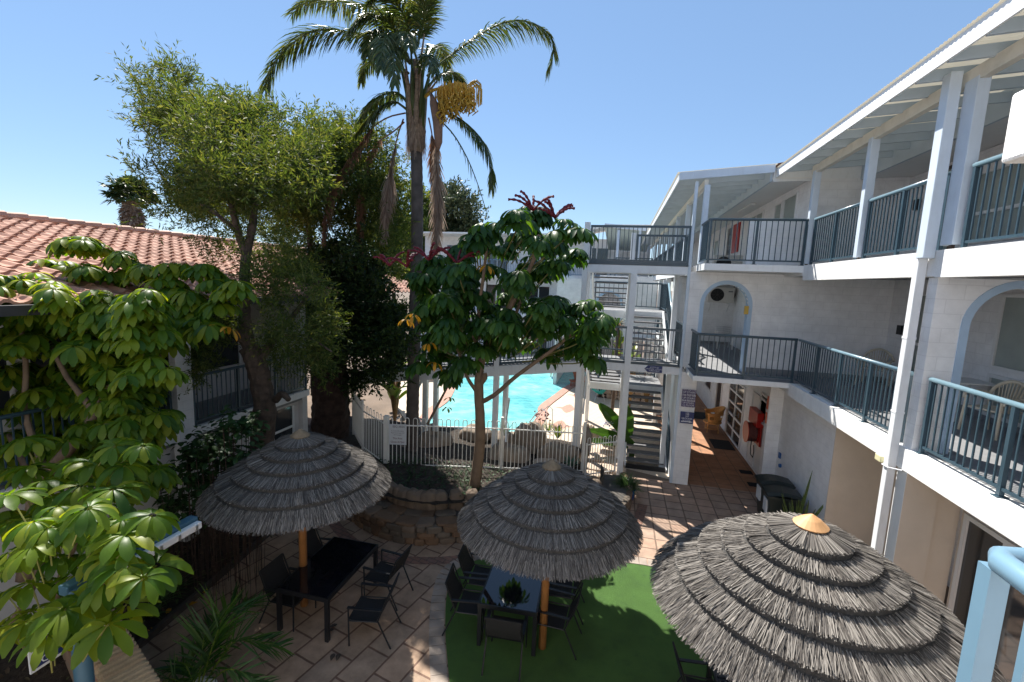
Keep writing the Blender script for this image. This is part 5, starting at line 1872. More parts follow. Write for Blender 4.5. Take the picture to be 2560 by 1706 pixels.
for k in range(900):
    t_ = U(0, 6.28)
    z = U(0, 1)
    c = cs_[1].lerp(cs_[4], z)
    o = V((math.cos(t_), math.sin(t_), 0))
    a = c + o * (.25 - .10 * z)
    e = a + o * U(.0, .10) + V((0, 0, -U(.15, .5)))
    s_ = V((-math.sin(t_), math.cos(t_), 0)) * U(.004, .012)
    fb.quad(a - s_, a + s_, e + s_ * .5, e - s_ * .5)
fb.build('loose_fibre', DEADP, palm)
for k in range(16):
    t_ = 2 * math.pi * k / 16 + U(-.15, .15)
    o = V((math.cos(t_), math.sin(t_), 0))
    z0_ = U(0, .8)
    c_ = cs_[2].lerp(cs_[4], z0_)
    b = MB(); b.tube([c_ + o * (.20 - .08 * z0_) - UP * .25, c_ + o * .20 + UP * .2, c_ + o * .26 + UP * .8, c_ + o * U(.36, .6) + UP * U(1.2, 1.6)], [.06, .075, .045, .02], 8)
    b.build('petiole', PALMF if k % 3 else LEAFP, palm, smooth=True)


def frond(pts, m, parent, n=70, Ll=.62, wd=.017, droop=.9, up=.35, clump=0.0, base=.16, name='frond', rmat=None, rach=.022, taper=True, ragged=.15, vert=0.0):
    P0 = [V(p) for p in smooth_poly([tuple(p) for p in pts], 8, closed=False)]
    cum_ = [0]
    for a, c in zip(P0[:-1], P0[1:]):
        cum_.append(cum_[-1] + (c - a).length)
    T = cum_[-1]

    def q(s):
        for i in range(len(P0) - 1):
            if cum_[i + 1] >= s:
                f = (s - cum_[i]) / max(cum_[i + 1] - cum_[i], 1e-6)
                return P0[i].lerp(P0[i + 1], f), (P0[i + 1] - P0[i]).normalized()
        return P0[-1], (P0[-1] - P0[-2]).normalized()
    lf = MB()
    for k in range(n):
        for sd in (-1, 1):
            f = base + (1 - base) * (k + R()) / n
            if R() < ragged * .5:
                continue
            p, d = q(f * T)
            side = d.cross(UP)
            if side.length < .15:
                side = d.cross(V((.3, 1, 0)))
            side.normalize()
            nn = side.cross(d)
            ang = U(.45, .95) * (1.0 - .35 * f)
            o = (side * sd * math.sin(ang) + d * math.cos(ang) * .8 + nn * up * U(-.6, 1.4) + rdir() * clump).normalized()
            if vert:
                o = (o + V((0, 0, -vert))).normalized()
            L = Ll * U(1 - ragged * 1.5, 1.1) * (min(1, .45 + 2.2 * (f - base)) * (1 - .55 * max(0, f - .6) / .4) if taper else 1)
            w_ = wd * U(.7, 1.15)
            sd2 = o.cross(nn + rdir() * .5).normalized()
            A, B_ = [], []
            dd = V(o)
            pp = V(p)
            for i, ww in enumerate((.5, 1, .85, .12)):
                A.append(pp - sd2 * (w_ * ww))
                B_.append(pp + sd2 * (w_ * ww))
                dd = (dd + V((0, 0, -droop * .33 * U(.6, 1.3)))).normalized()
                pp = pp + dd * (L / 3)
            lf.strip(A, B_)
    o = lf.build(name, m, parent)
    rc = MB()
    st = P0[::3] + [P0[-1]]
    rc.tube(st, [rach * (1 - .75 * i / (len(st) - 1)) for i in range(len(st))], 6)
    rc.build('rachis', rmat or LEAFP, o)
    return o


G2 = lambda x, y, yy: at(620 + x * .3826, y * .3826, y=yy)
for spec in (
    ([(1060, 420, 12), (960, 330, 11.9), (800, 245, 11.7), (620, 205, 11.5), (430, 205, 11.3), (270, 300, 11.2), (160, 440, 11.1), (110, 590, 11.1)], 95, .78, 1.0, .25),
    ([(1080, 340, 12), (980, 160, 12.2), (830, 60, 12.4), (600, 10, 12.6), (400, 10, 12.8), (290, 90, 12.9)], 85, .75, 1.0, .3),
    ([(1095, 300, 12), (1090, 100, 12.1), (1075, -120, 12.1), (1040, -330, 12.2)], 70, .7, .7, .3),
    ([(1110, 300, 12), (1130, 120, 12.3), (1150, -60, 12.8), (1190, -230, 13.5)], 65, .6, .9, .3),
    ([(1170, 500, 12), (1290, 390, 11.9), (1480, 250, 11.8), (1640, 160, 11.8), (1790, 135, 11.8), (1930, 190, 11.8), (2000, 300, 11.8), (1960, 470, 11.8)], 85, .62, 1.6, .25),
    ([(1060, 400, 11.9), (980, 270, 11.3), (920, 220, 10.6), (880, 300, 10.0), (870, 450, 9.6)], 80, .55, 1.1, .3),
    ([(1050, 380, 11.9), (960, 200, 11.5), (870, 110, 11.1), (760, 110, 10.8), (660, 200, 10.5)], 80, .62, 1.1, .3),
    ([(1070, 350, 12), (1010, 180, 12.8), (950, 80, 13.6), (930, 60, 14.4), (930, 120, 15.0)], 60, .6, 1.0, .3),
    ([(1130, 480, 12), (1190, 330, 12.7), (1240, 300, 13.4), (1290, 380, 14.0), (1310, 520, 14.4)], 60, .55, 1.0, .3),
    ([(1110, 500, 11.9), (1150, 380, 11.2), (1190, 370, 10.7), (1220, 480, 10.3)], 50, .45, 1.1, .3),
    ([(1040, 720, 12), (960, 665, 11.8), (880, 690, 11.6), (790, 770, 11.5), (710, 870, 11.4)], 60, .48, 1.4, .2),
    ([(1050, 690, 12), (985, 610, 12.2), (900, 615, 12.4), (800, 690, 12.6), (730, 790, 12.8)], 60, .5, 1.4, .2),
    ([(1210, 750, 12), (1330, 750, 11.9), (1450, 830, 11.8), (1550, 950, 11.7), (1590, 1090, 11.7), (1590, 1230, 11.7)], 60, .58, 1.5, .15),
    ([(1180, 560, 12), (1290, 470, 12.4), (1380, 500, 12.8), (1420, 600, 13.1)], 45, .45, 1.3, .2),
    ([(1070, 420, 11.9), (1000, 330, 11.0), (960, 330, 10.2), (950, 430, 9.6), (960, 560, 9.3)], 70, .5, 1.1, .3),
    ([(1060, 400, 11.9), (930, 250, 11.6), (840, 200, 11.2), (790, 250, 10.9), (780, 370, 10.7)], 75, .55, 1.1, .3),
    ([(1050, 480, 12), (940, 400, 12.3), (840, 380, 12.7), (760, 450, 13.0), (740, 540, 13.2)], 65, .5, 1.2, .3),
    ([(1100, 380, 12), (1060, 250, 11.2), (1040, 220, 10.4), (1060, 300, 9.8)], 60, .5, 1.1, .3),
    ([(1080, 330, 12), (1030, 130, 11.6), (960, 10, 11.2), (880, -40, 10.9), (790, 10, 10.7)], 70, .6, 1.0, .3),
    ([(1100, 320, 12), (1140, 180, 11.8), (1160, 20, 11.5), (1175, -130, 11.2)], 60, .55, .9, .3),
):
    pl_, n_, Ll, dr, up_ = spec
    n_ = int(n_ * 2.3)
    frond([G2(*p) for p in pl_], LEAFP, palm, n=n_, Ll=Ll * 1.15, droop=dr, up=up_, rmat=LEAFP, wd=.0165, rach=.034)
frond([G2(*p) for p in ((1260, 790, 12), (1350, 890, 11.9), (1440, 1050, 11.9), (1510, 1230, 11.9), (1560, 1390, 11.9))], LEAFP, palm, n=26, Ll=.42, droop=1.8, ragged=.7, up=.1, vert=.9)
for pl_, m_, n_, Ll in (
    ([(1030, 740, 12), (910, 770, 11.8), (800, 850, 11.7), (690, 1000, 11.6), (570, 1200, 11.6), (515, 1400, 11.6), (490, 1570, 11.6)], DEADR, 120, .40),
    ([(1015, 780, 12), (975, 900, 11.8), (935, 1100, 11.7), (905, 1350, 11.7), (890, 1550, 11.7)], DEADP, 150, .44),
    ([(1210, 760, 12), (1232, 900, 11.8), (1236, 1100, 11.7), (1238, 1400, 11.7), (1225, 1600, 11.7), (1215, 1720, 11.7)], DEADP, 160, .46),
    ([(1020, 800, 12), (940, 870, 12.2), (830, 950, 12.4), (760, 1150, 12.5), (730, 1400, 12.5), (740, 1620, 12.5)], DEADR, 130, .40),
    ([(1180, 770, 12), (1205, 900, 12.1), (1210, 1050, 12.2), (1205, 1200, 12.2)], DEADR, 80, .32)):
    frond([G2(*p) for p in pl_], m_, palm, n=int(n_ * 3.4), Ll=Ll * 1.5, droop=.9, up=.05, vert=.75, clump=.5, base=.22, name='dead_frond', rmat=DEADR, ragged=.3, wd=.0125)
fbm = MB()
for k in range(190):
    t_ = R()
    a = G2(1240 + 230 * t_, 600 - 40 * math.sin(math.pi * t_), U(11.4, 12.1))
    p = a + V((U(-.05, .05), U(-.1, .1), U(-.05, .12)))
    L = U(.5, 1.0) * (1 - .35 * t_)
    pts_ = [p + V((U(-.02, .02) * i, U(-.02, .02) * i, -L * i / 6)) for i in range(7)]
    fbm.tube(pts_, [.012 + .007 * (i % 2) for i in range(7)], 5)
fbm.tube([G2(1150, 640, 12), G2(1210, 590, 11.8), G2(1330, 560, 11.75), G2(1460, 580, 11.75)], [.05, .04, .03, .02], 8)
for k in range(14):
    a = G2(1450 + U(-20, 20), 560 + U(-20, 20), 11.75)
    fbm.tube([a, a + V((.12, 0, .06)), a + V((.22 + U(0, .06), 0, -.05)), a + V((.26, 0, -.3 - U(0, .3)))], [.012, .012, .012, .011], 5)
fbm.build('fruit_cluster', FRUIT, palm)
b = MB(); b.tube([G2(1195, 610, 11.7), G2(1215, 680, 11.6), G2(1240, 800, 11.55), G2(1245, 930, 11.55), G2(1240, 1000, 11.6)], [.03, .11, .13, .10, .02], 12)
b.build('spathe', mat('dry brown spathe', (.20, .12, .085), .8, .2, 10), palm, smooth=True)

# ------------------------------------------------------------------ umbrella tree in the middle
ut = thing('umbrella_tree', 'slim umbrella tree with red flower spikes growing from the raised bed before the fence', 'tree', (-3.05, 10.05, .62))
bk = MB()
cen_y = 10.0


def limb(bm, pix, rad, n=10):
    pts_ = [at(*D_(x, y), y=yy) for x, y, yy in pix]
    sm = [V(p) for p in smooth_poly([tuple(p) for p in pts_], 5, closed=False)]
    k = len(sm) - 1
    bm.tube(sm, [rad[0] + (rad[1] - rad[0]) * (i / k) ** .8 for i in range(k + 1)], n, wob=.04)
    return pts_[-1]


limb(bk, [(1090, 1125, 10.05), (1096, 1080, 9.95), (1103, 1020, 9.8), (1103, 960, 9.6), (1100, 900, 9.4), (1102, 860, 9.3)], (.145, .10))
limb(bk, [(1102, 865, 9.3), (1108, 830, 9.2), (1130, 770, 9.0), (1165, 720, 8.8), (1195, 660, 8.7), (1225, 600, 8.6), (1240, 540, 8.5)], (.085, .035))
limb(bk, [(1106, 925, 9.5), (1140, 905, 9.3), (1180, 870, 9.1), (1220, 840, 8.9), (1275, 800, 8.7), (1320, 760, 8.6)], (.055, .03))
limb(bk, [(1098, 905, 9.4), (1075, 870, 9.2), (1065, 840, 9.0), (1050, 800, 8.9)], (.045, .028))
limb(bk, [(1104, 850, 9.3), (1095, 790, 9.1), (1060, 720, 9.0), (1020, 660, 8.9)], (.06, .035))
limb(bk, [(1120, 800, 9.1), (1165, 760, 9.0), (1190, 710, 9.0), (1210, 640, 9.0)], (.045, .028))
limb(bk, [(1100, 780, 9.1), (1100, 720, 8.9), (1110, 640, 8.7), (1120, 560, 8.7)], (.045, .028))
limb(bk, [(1104, 880, 9.35), (1113, 868, 9.25), (1112, 858, 9.25)], (.08, .06))
bk.build('trunk', BARKS, ut, smooth=True)
bl, bp_ = MB(), MB()
tips = [(1235, 490), (1190, 510), (1300, 535), (1130, 530), (1235, 560), (1310, 585), (1095, 560), (1160, 570), (1270, 560), (1060, 585),
        (1000, 610), (975, 640), (1050, 640), (1120, 620), (1190, 640), (1260, 620), (985, 690), (1030, 690), (1100, 690), (1170, 690), (985, 660), (985, 720), (990, 750), (1030, 755), (1095, 750), (1160, 760), (1225, 700),
        (1280, 700), (1330, 700), (1365, 730), (1290, 745), (1345, 770), (1240, 760), (1310, 800), (1205, 790), (1150, 800), (1370, 760),
        (1010, 800), (1070, 830), (985, 830), (1110, 800), (1040, 850), (1060, 800), (1000, 780), (1250, 810), (1350, 820), (1000, 700), (1000, 715)]
tp_poly = [(1180, 490), (1300, 510), (1320, 590), (1250, 640), (1270, 690), (1370, 720), (1370, 790), (1200, 790), (1130, 840), (1050, 850), (1000, 830), (980, 720), (970, 640), (1000, 600), (1060, 570)]
rg = random.Random(12)
while len(tips) < 96:
    x, y = rg.uniform(880, 1380), rg.uniform(480, 860)
    if in_poly(x, y, tp_poly):
        tips.append((x, y))
for (x, y) in tips:
    if y > 815 and x > 1200:
        nw, yy = 4, 8.6
    else:
        nw, yy = 7, U(7.9, 10.6)
    tip = at(*D_(x, y + 12), y=yy)
    root_ = at(*D_(1110 + (x - 1110) * .35, min(840, y + 120)), y=9.2)
    bk2 = (tip - root_)
    umbrella_shoot(bl, bp_, tip, (bk2.normalized() + UP * .4).normalized(), nw, .32, (.10, .36), 1.9, low=.35)
    bp_.tube([root_ + bk2 * .45, root_ + bk2 * .8 - UP * .02, tip], .014, 5, cap=False)
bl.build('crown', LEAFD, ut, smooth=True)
bp_.build('leaf_stalks', mat('green brown stalk', (.14, .13, .04), .6, .2), ut)
fl = MB()
for (x, y, n_, sp) in ((1225, 478, 6, 1), (1275, 495, 9, 1), (935, 608, 7, .9), (985, 592, 6, 1), (1050, 600, 6, 1), (895, 605, 5, .8)):
    c = at(*D_(x, y + 6), y=8.4)
    for k in range(n_):
        t_ = U(0, 6.28)
        o = V((math.cos(t_), math.sin(t_) * .6, U(.05, .5))).normalized()
        L = U(.32, .48) * sp
        pts_ = [c + o * (L * i / 9) + UP * (.12 * math.sin(2.2 * i / 9)) for i in range(10)]
        fl.tube(pts_, [.016 + .012 * (i % 2) for i in range(10)], 6)
fl.build('flower_spikes', FLOWR, ut)
yl = MB()
for (x, y) in ((935, 735), (1120, 612), (1002, 835), (985, 790), (950, 725)):
    whorl(yl, at(*D_(x, y), y=7.9), (UP + rdir() * .4).normalized(), .20, 5, 2.4)
yl.build('yellow_leaves', LEAFY, ut)

# ------------------------------------------------------------------ umbrella trees at the left
ul = thing('umbrella_tree', 'big sunlit umbrella tree filling the left edge with glossy bright green whorls', 'tree', (-7.4, 4.6, 0))
bk, bl, bp_ = MB(), MB(), MB()
limb(bk, [(60, 1330, 4.3), (75, 1180, 4.4), (110, 1090, 4.5), (170, 1020, 4.6), (220, 950, 4.8), (255, 890, 5.0), (330, 800, 5.3)], (.11, .04))
limb(bk, [(75, 1180, 4.4), (60, 1080, 4.6), (20, 1000, 4.8)], (.07, .03))
limb(bk, [(220, 950, 4.8), (180, 900, 4.9), (150, 860, 5.0), (120, 800, 5.0)], (.05, .03))
limb(bk, [(110, 1090, 4.5), (60, 960, 4.7), (60, 850, 4.9), (50, 760, 5)], (.05, .03))
limb(bk, [(60, 1500, 3.2), (120, 1400, 3.2), (150, 1300, 3.2), (200, 1200, 3.3)], (.05, .025))
limb(bk, [(0, 1480, 3.0), (60, 1380, 3.1), (100, 1280, 3.1)], (.05, .025))
bk.build('trunk', BARKS, ul, smooth=True)
near = [(200, 1120, 3.5), (260, 1115, 3.5), (120, 1130, 3.5), (60, 1120, 3.6), (310, 1190, 3.3), (350, 1175, 3.3), (280, 1185, 3.2), (190, 1195, 3.3), (130, 1190, 3.3), (30, 1190, 3.4), (210, 1210, 3.2), (80, 1245, 3.1), (140, 1270, 3.0), (20, 1260, 3.1), (330, 1320, 2.9), (360, 1290, 3.0), (290, 1290, 3.0), (240, 1330, 2.9), (70, 1330, 2.9), (10, 1350, 2.9), (150, 1390, 2.8), (190, 1370, 2.85), (250, 1425, 2.75), (60, 1420, 2.75), (110, 1450, 2.7), (20, 1430, 2.75), (290, 1380, 2.9), (170, 1310, 3.0), (225, 1260, 3.1), (250, 1150, 3.4)]
rg = random.Random(4)
for k in range(22):
    near.append((rg.uniform(0, 330), rg.uniform(990, 1120), rg.uniform(3.6, 4.4)))
for k in range(24):
    near.append((rg.uniform(0, 300), rg.uniform(1110, 1440), rg.uniform(2.9, 3.7)))
for x, y, yy in near:
    c = at(*D_(x, y + 10), y=yy + U(-.15, .15))
    r_ = at(*D_(130 + (x - 130) * .3, y + 130), y=yy)
    bp_.tube([r_.lerp(c, .3), r_.lerp(c, .7) + UP * .02, c], .007, 5, cap=False)
    whorl(bl, c, (UP + (c - r_).normalized() * .5 + rdir() * .3).normalized(), U(.22, .33), random.choice((9, 10, 11, 12, 13)), U(1.1, 2.0))
mid = [(20, 660), (70, 655), (130, 685), (40, 735), (110, 745), (180, 725), (225, 745), (290, 765), (345, 770), (60, 800), (140, 800), (200, 800), (260, 815), (30, 860), (100, 865), (180, 870), (270, 850), (325, 825), (60, 930), (130, 960), (20, 930), (90, 1010), (30, 1000), (120, 900), (320, 760), (20, 790), (70, 1060), (20, 1080)]
for k in range(62):
    mid.append((rg.uniform(0, 350), rg.uniform(690, 1110)))
for x, y in mid:
    tip = at(*D_(x, y + 25), y=U(4.6, 5.9))
    umbrella_shoot(bl, bp_, tip, (UP + rdir() * .5).normalized(), 10, .28, (.10, .36), 1.7)
bl.build('crown', LEAFU, ul, smooth=True)
bp_.build('leaf_stalks', mat('lime green stalk', (.26, .25, .07), .5, .2), ul)
ul2 = thing('umbrella_tree', 'darker umbrella tree behind it reaching up over the terracotta roof', 'tree', (-8.3, 6.6, 0))
bk, bl, bp_ = MB(), MB(), MB()
limb(bk, [(260, 1030, 6.1), (300, 920, 6.2), (345, 860, 6.3), (385, 800, 6.3), (405, 760, 6.3)], (.08, .035))
limb(bk, [(265, 1000, 6.1), (270, 880, 6.1), (255, 760, 6.2), (240, 660, 6.2)], (.07, .03))
limb(bk, [(300, 920, 6.2), (260, 850, 6.0), (230, 760, 5.9)], (.05, .03))
bk.build('trunk', BARKS, ul2, smooth=True)
for x, y, n_ in ((165, 565, 5), (220, 570, 5), (280, 595, 5), (135, 615, 4), (205, 625, 5), (300, 630, 5), (250, 660, 5), (330, 625, 3), (200, 680, 4), (160, 660, 4), (410, 625, 5), (465, 625, 5), (515, 655, 5), (385, 665, 4), (440, 690, 5), (500, 700, 5), (420, 740, 5), (360, 700, 5), (470, 745, 4), (540, 670, 3), (390, 780, 4), (340, 900, 4), (300, 950, 4), (290, 1010, 4), (330, 980, 3), (240, 910, 4), (215, 980, 4), (280, 870, 4), (240, 1050, 3)):
    tip = at(*D_(x, y + 14), y=U(5.7, 6.5))
    umbrella_shoot(bl, bp_, tip, (UP + rdir() * .5).normalized(), n_ + 3, .31, (.10, .32), 1.8, low=.25)
bl.build('crown', LEAFU, ul2, smooth=True)
bp_.build('leaf_stalks', MATS['green brown stalk'], ul2)
yl = MB()
for x, y in ((500, 745), (530, 755), (225, 1030)):
    whorl(yl, at(*D_(x, y), y=5.9), (UP + rdir() * .5).normalized(), .2, 4, 2.2)
yl.build('yellow_leaves', LEAFY, ul2)

# ------------------------------------------------------------------ bottlebrush tree
bt = thing('bottlebrush_tree', 'tall fine leaved bottlebrush tree with rough trunk behind the left umbrella', 'tree', (-7.2, 8.0, 0))
bk = MB()


def limb2(bm, pix, r0, r1, n=10, wob=.08):
    pts_ = [at(x, y, y=yy) for x, y, yy in pix]
    sm = [V(p) for p in smooth_poly([tuple(p) for p in pts_], 6, closed=False)]
    k = len(sm) - 1
    bm.tube(sm, [r0 + (r1 - r0) * i / k for i in range(k + 1)], n, wob=wob)


limb2(bk, [(655, 1200, 8), (655, 1120, 8), (662, 1040, 8), (655, 970, 8), (640, 910, 8), (622, 870, 8)], .24, .19, 14)
limb2(bk, [(640, 920, 8), (622, 860, 8), (612, 800, 8), (612, 720, 8), (615, 640, 8.1), (630, 570, 8.2), (640, 480, 8.3), (650, 380, 8.4)], .15, .05)
limb2(bk, [(615, 640, 8.1), (595, 580, 8), (575, 500, 8), (540, 400, 8.1), (500, 320, 8.2)], .08, .03)
limb2(bk, [(645, 910, 8), (690, 840, 8.3), (740, 780, 8.6), (800, 700, 8.8)], .10, .03)
limb2(bk, [(622, 870, 8), (590, 830, 7.8), (572, 800, 7.7), (545, 785, 7.6)], .10, .035)
limb2(bk, [(690, 840, 8.3), (760, 840, 8.0), (830, 880, 7.8)], .035, .015)
limb2(bk, [(640, 480, 8.3), (690, 420, 8.6), (740, 340, 8.8)], .05, .02)
limb2(bk, [(595, 580, 8), (520, 520, 8.2), (430, 470, 8.4), (380, 400, 8.5)], .05, .018)
limb2(bk, [(575, 500, 8), (480, 400, 8.6), (430, 280, 8.8)], .04, .015)
limb2(bk, [(690, 1000, 8), (705, 985, 7.8), (722, 1000, 7.7)], .08, .05)
bk.build('trunk', BARK, bt, smooth=False)
crown = [(385, 330), (395, 255), (450, 215), (500, 270), (560, 300), (640, 300), (700, 320), (760, 350), (780, 420), (760, 520), (710, 580), (680, 570), (640, 530), (560, 530), (500, 570), (470, 590), (440, 580), (435, 520), (425, 430)]
boughs = poly_clumps(crown, 80, 8.7, 1.3, .3, .5, seed=3)
cl = []
rg = random.Random(31)
for c, r in boughs:
    d = (c - at(615, 620, y=8.2)).normalized()
    for k in range(rg.randint(3, 6)):
        cl.append((c + d * rg.uniform(-.35, .45) + V((rg.uniform(-.35, .35), rg.uniform(-.35, .35), rg.uniform(-.25, .3))), rg.uniform(.10, .28)))
for px, py in ((362, 300), (372, 240), (420, 205), (455, 185), (462, 200), (385, 360), (690, 285), (655, 275), (790, 370), (800, 470), (575, 275)):
    for k in range(2):
        cl.append((at(px, py + 12 * k, y=8.6), .12))
cl += poly_clumps([(500, 560), (640, 590), (760, 600), (800, 700), (740, 740), (640, 700), (540, 660)], 30, 8.2, .5, .15, .3, seed=41)
spray_crown('crown', LEAFB, bt, cl, 19, 11, .115, .0120, .42, up=.4, twig=BARK)
cl = poly_clumps([(650, 700), (760, 660), (850, 760), (850, 860), (800, 930), (700, 930), (640, 860), (700, 780)], 26, 8.0, .5, .2, .4, seed=4) + poly_clumps([(430, 830), (520, 780), (580, 800), (560, 900), (480, 930), (440, 910)], 14, 7.7, .3, .15, .3, seed=5)
spray_crown('low_branches', LEAFB, bt, cl, 44, 11, .10, .011, .4, up=-.15, twig=BARK)

# ------------------------------------------------------------------ dark evergreen behind
dk = thing('dark_evergreen_tree', 'dark dense evergreen tree with a thick red brown trunk between the bottlebrush and the palm', 'tree', (-8.5, 12.6, 0))
b = MB()
limb2(b, [(825, 1150, 12.5), (826, 1060, 12.5), (826, 980, 12.5), (822, 900, 12.5), (820, 800, 12.6)], .62, .50, 22, .06)
limb2(b, [(822, 900, 12.5), (800, 760, 12.7), (780, 640, 12.9), (770, 540, 13)], .22, .06)
limb2(b, [(830, 880, 12.5), (880, 740, 12.9), (900, 600, 13.2), (910, 450, 13.4)], .22, .06)
limb2(b, [(800, 760, 12.7), (840, 660, 12.7), (920, 640, 12.5)], .08, .03)
b.build('trunk', BARKD, dk)
cr = [(770, 340), (850, 310), (930, 330), (985, 400), (1010, 500), (1010, 620), (985, 700), (930, 680), (880, 600), (860, 500), (780, 540), (730, 600), (720, 470)]
cl = poly_clumps([(800, 330), (870, 320), (900, 420), (880, 560), (800, 590)], 26, 12.8, .4, .3, .5, seed=17) + poly_clumps([(720, 420), (760, 340), (800, 330), (805, 470), (790, 560), (730, 600), (700, 540)], 26, 11.2, .7, .3, .55, seed=16) + poly_clumps(cr, 110, 13.4, .8, .35, .7, seed=6)
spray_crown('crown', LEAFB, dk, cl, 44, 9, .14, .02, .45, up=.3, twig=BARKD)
cr2 = [(760, 640), (880, 610), (985, 690), (1010, 780), (1000, 900), (940, 960), (880, 985), (800, 960), (760, 900), (730, 780)]
cl = poly_clumps(cr2, 150, 12.6, .7, .35, .6, seed=7)
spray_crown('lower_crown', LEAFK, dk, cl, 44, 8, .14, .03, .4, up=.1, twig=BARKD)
mb_ = thing('leaning_shrub', 'olive green loose shrub with thin leaning stems between tile roof and dark tree', 'shrub', (-9.8, 13.5, 0))
b = MB()
limb2(b, [(800, 900, 13.2), (770, 760, 13.4), (730, 660, 13.8), (700, 590, 14)], .10, .03)
limb2(b, [(780, 800, 13.4), (730, 700, 13.8), (690, 660, 14)], .05, .02)
b.build('stem', BARKD, mb_)
cl = poly_clumps([(640, 560), (720, 500), (780, 560), (800, 700), (760, 800), (700, 760), (680, 640)], 34, 13.8, .6, .3, .55, seed=8)
spray_crown('crown', LEAFB, mb_, cl, 40, 9, .13, .018, .42, up=.2, twig=BARKD)

# ------------------------------------------------------------------ trees farther off
rb = thing('round_bush_tree', 'rounded grey green bush tree right of the palm trunk, far behind the pool', 'tree', (-15.6, 42, 0))
b = MB(); limb2(b, [(1130, 760, 42), (1130, 700, 42), (1125, 600, 42)], .25, .1); b.build('trunk', BARKD, rb)
cl = poly_clumps([(1075, 560), (1090, 510), (1130, 480), (1160, 490), (1190, 540), (1200, 620), (1150, 700), (1080, 690), (1060, 620)], 60, 42, 1.5, .8, 1.4, seed=9)
spray_crown('crown', mat('grey green leaf', (.07, .09, .04), .4, .2, 2, trans=.25, island=((.03, .05, .02), (.065, .085, .035), (.11, .13, .06))), rb, cl, 60, 8, .36, .075, .95, up=.45, twig=BARKD)
rb2 = thing('round_bush_tree', 'yellow green leafy tree left of the palm trunk, far behind the dark tree', 'tree', (-22, 40, 0))
b = MB(); limb2(b, [(985, 770, 40), (985, 700, 40), (990, 560, 40)], .22, .1); b.build('trunk', BARKD, rb2)
cl = poly_clumps([(930, 560), (970, 480), (1030, 470), (1075, 520), (1075, 640), (1020, 720), (950, 700)], 50, 40, 1.3, .8, 1.3, seed=10)
spray_crown('crown', LEAFB, rb2, cl, 56, 8, .36, .075, .95, up=.4, twig=BARKD)
fp = thing('fan_palm', 'small fan palm with a dead leaf skirt beyond the terracotta roof', 'palm tree', (-44.3, 34, 0))
c0 = at(328, 500, y=34)
b = MB(); b.tube([(c0.x - .1, 34, 0), (c0.x, 34, c0.z - 2), (c0.x, 34, c0.z)], [.5, .42, .35], 12); b.build('trunk', PALMF, fp)


def fan(bm, c, d, L, rr, n=20, droop=.6):
    side = d.cross(UP).normalized()
    nn = side.cross(d).normalized()
    h = c + d * L
    bm.tube([c, h], .03, 4)
    for k in range(n):
        a = math.radians(-115 + 230 * k / (n - 1))
        o = (d * math.cos(a) + side * math.sin(a) + nn * U(-.1, .25)).normalized()
        sd = o.cross(nn).normalized() * .11
        m_ = h + o * rr * .6
        e = h + o * rr * U(.85, 1.05) + V((0, 0, -droop * rr * U(.2, .5)))
        bm.quad(h, m_ - sd, e, m_ + sd)


b = MB()
for k in range(44):
    d = rdir(-.3, 1.0)
    fan(b, c0, (d + UP * .1).normalized(), U(1.0, 1.5), U(1.0, 1.4))
b.build('fan_leaves', mat('fan palm leaf', (.03, .06, .02), .5, .2, 2, trans=.25, island=((.02, .045, .012), (.04, .075, .02), (.075, .105, .03))), fp)
b = MB()
for k in range(46):
    t_ = U(0, 6.28)
    o = V((math.cos(t_), math.sin(t_), 0))
    z = U(0, 1)
    fan(b, c0 + V((0, 0, -.2 - 1.9 * z)) + o * .3, (o * (.75 - .3 * z) - UP * .9).normalized(), .5, .8, 9, .3)
b.build('dead_skirt', DEADP, fp)
# ------------------------------------------------------------------ shrubs and small plants
ls = thing('leafy_shrub', 'dark broad leaved shrub along the shaded left building behind the left umbrella', 'shrub', (-7.7, 6.6, 0))
bl, bs_ = MB(), MB()
rg = random.Random(5)
SH = [(440, 1130), (560, 1040), (640, 1030), (650, 1130), (600, 1250), (520, 1300), (440, 1310), (400, 1250), (395, 1190)]
k = 0
while k < 150:
    x, y = rg.uniform(390, 660), rg.uniform(1030, 1320)
    if not in_poly(x, y, SH):
        continue
    k += 1
    c = at(x, y, y=rg.uniform(5.8, 7.4))
    c.z = max(c.z, .2)
    for j in range(13):
        p = c + rdir() * U(.02, .24)
        o = (rdir(-.5, .4)).normalized()
        leaflet(bl, p, o, UP, U(.09, .15), U(.035, .055), .8, prof=(.3, .9, 1.0, .7, .1))
    bs_.tube([(c.x, c.y, 0), (c.x + U(-.1, .1), c.y, c.z * .5), c], .006, 4, cap=False)
bl.build('leaves', LEAFS, ls)
bs_.build('stems', BARKD, ls)


def small_plant(name, label, cat, x, y, z, m, n, L, wd, spread=.8, droop=1.2, group=None):
    o = thing(name, label, cat, (x, y, z), 0, group)
    b = MB(); strappy(b, (x, y, z), n, L, wd, spread, droop); b.build('leaves', m, o)
    return o


for px, py, lb in ((405, 1500, 'spider plant in the left bed nearest the brick wall'), (370, 1540, 'spider plant low beside the brick wall top'), (440, 1470, 'spider plant farthest along the left bed edge')):
    c = at(px, py, z=.1)
    small_plant('spider_plant', lb, 'plant', c.x, c.y, .06, GREENL, 46, .36, .009, 1.6, 1.9, 'spider plants in the left bed')
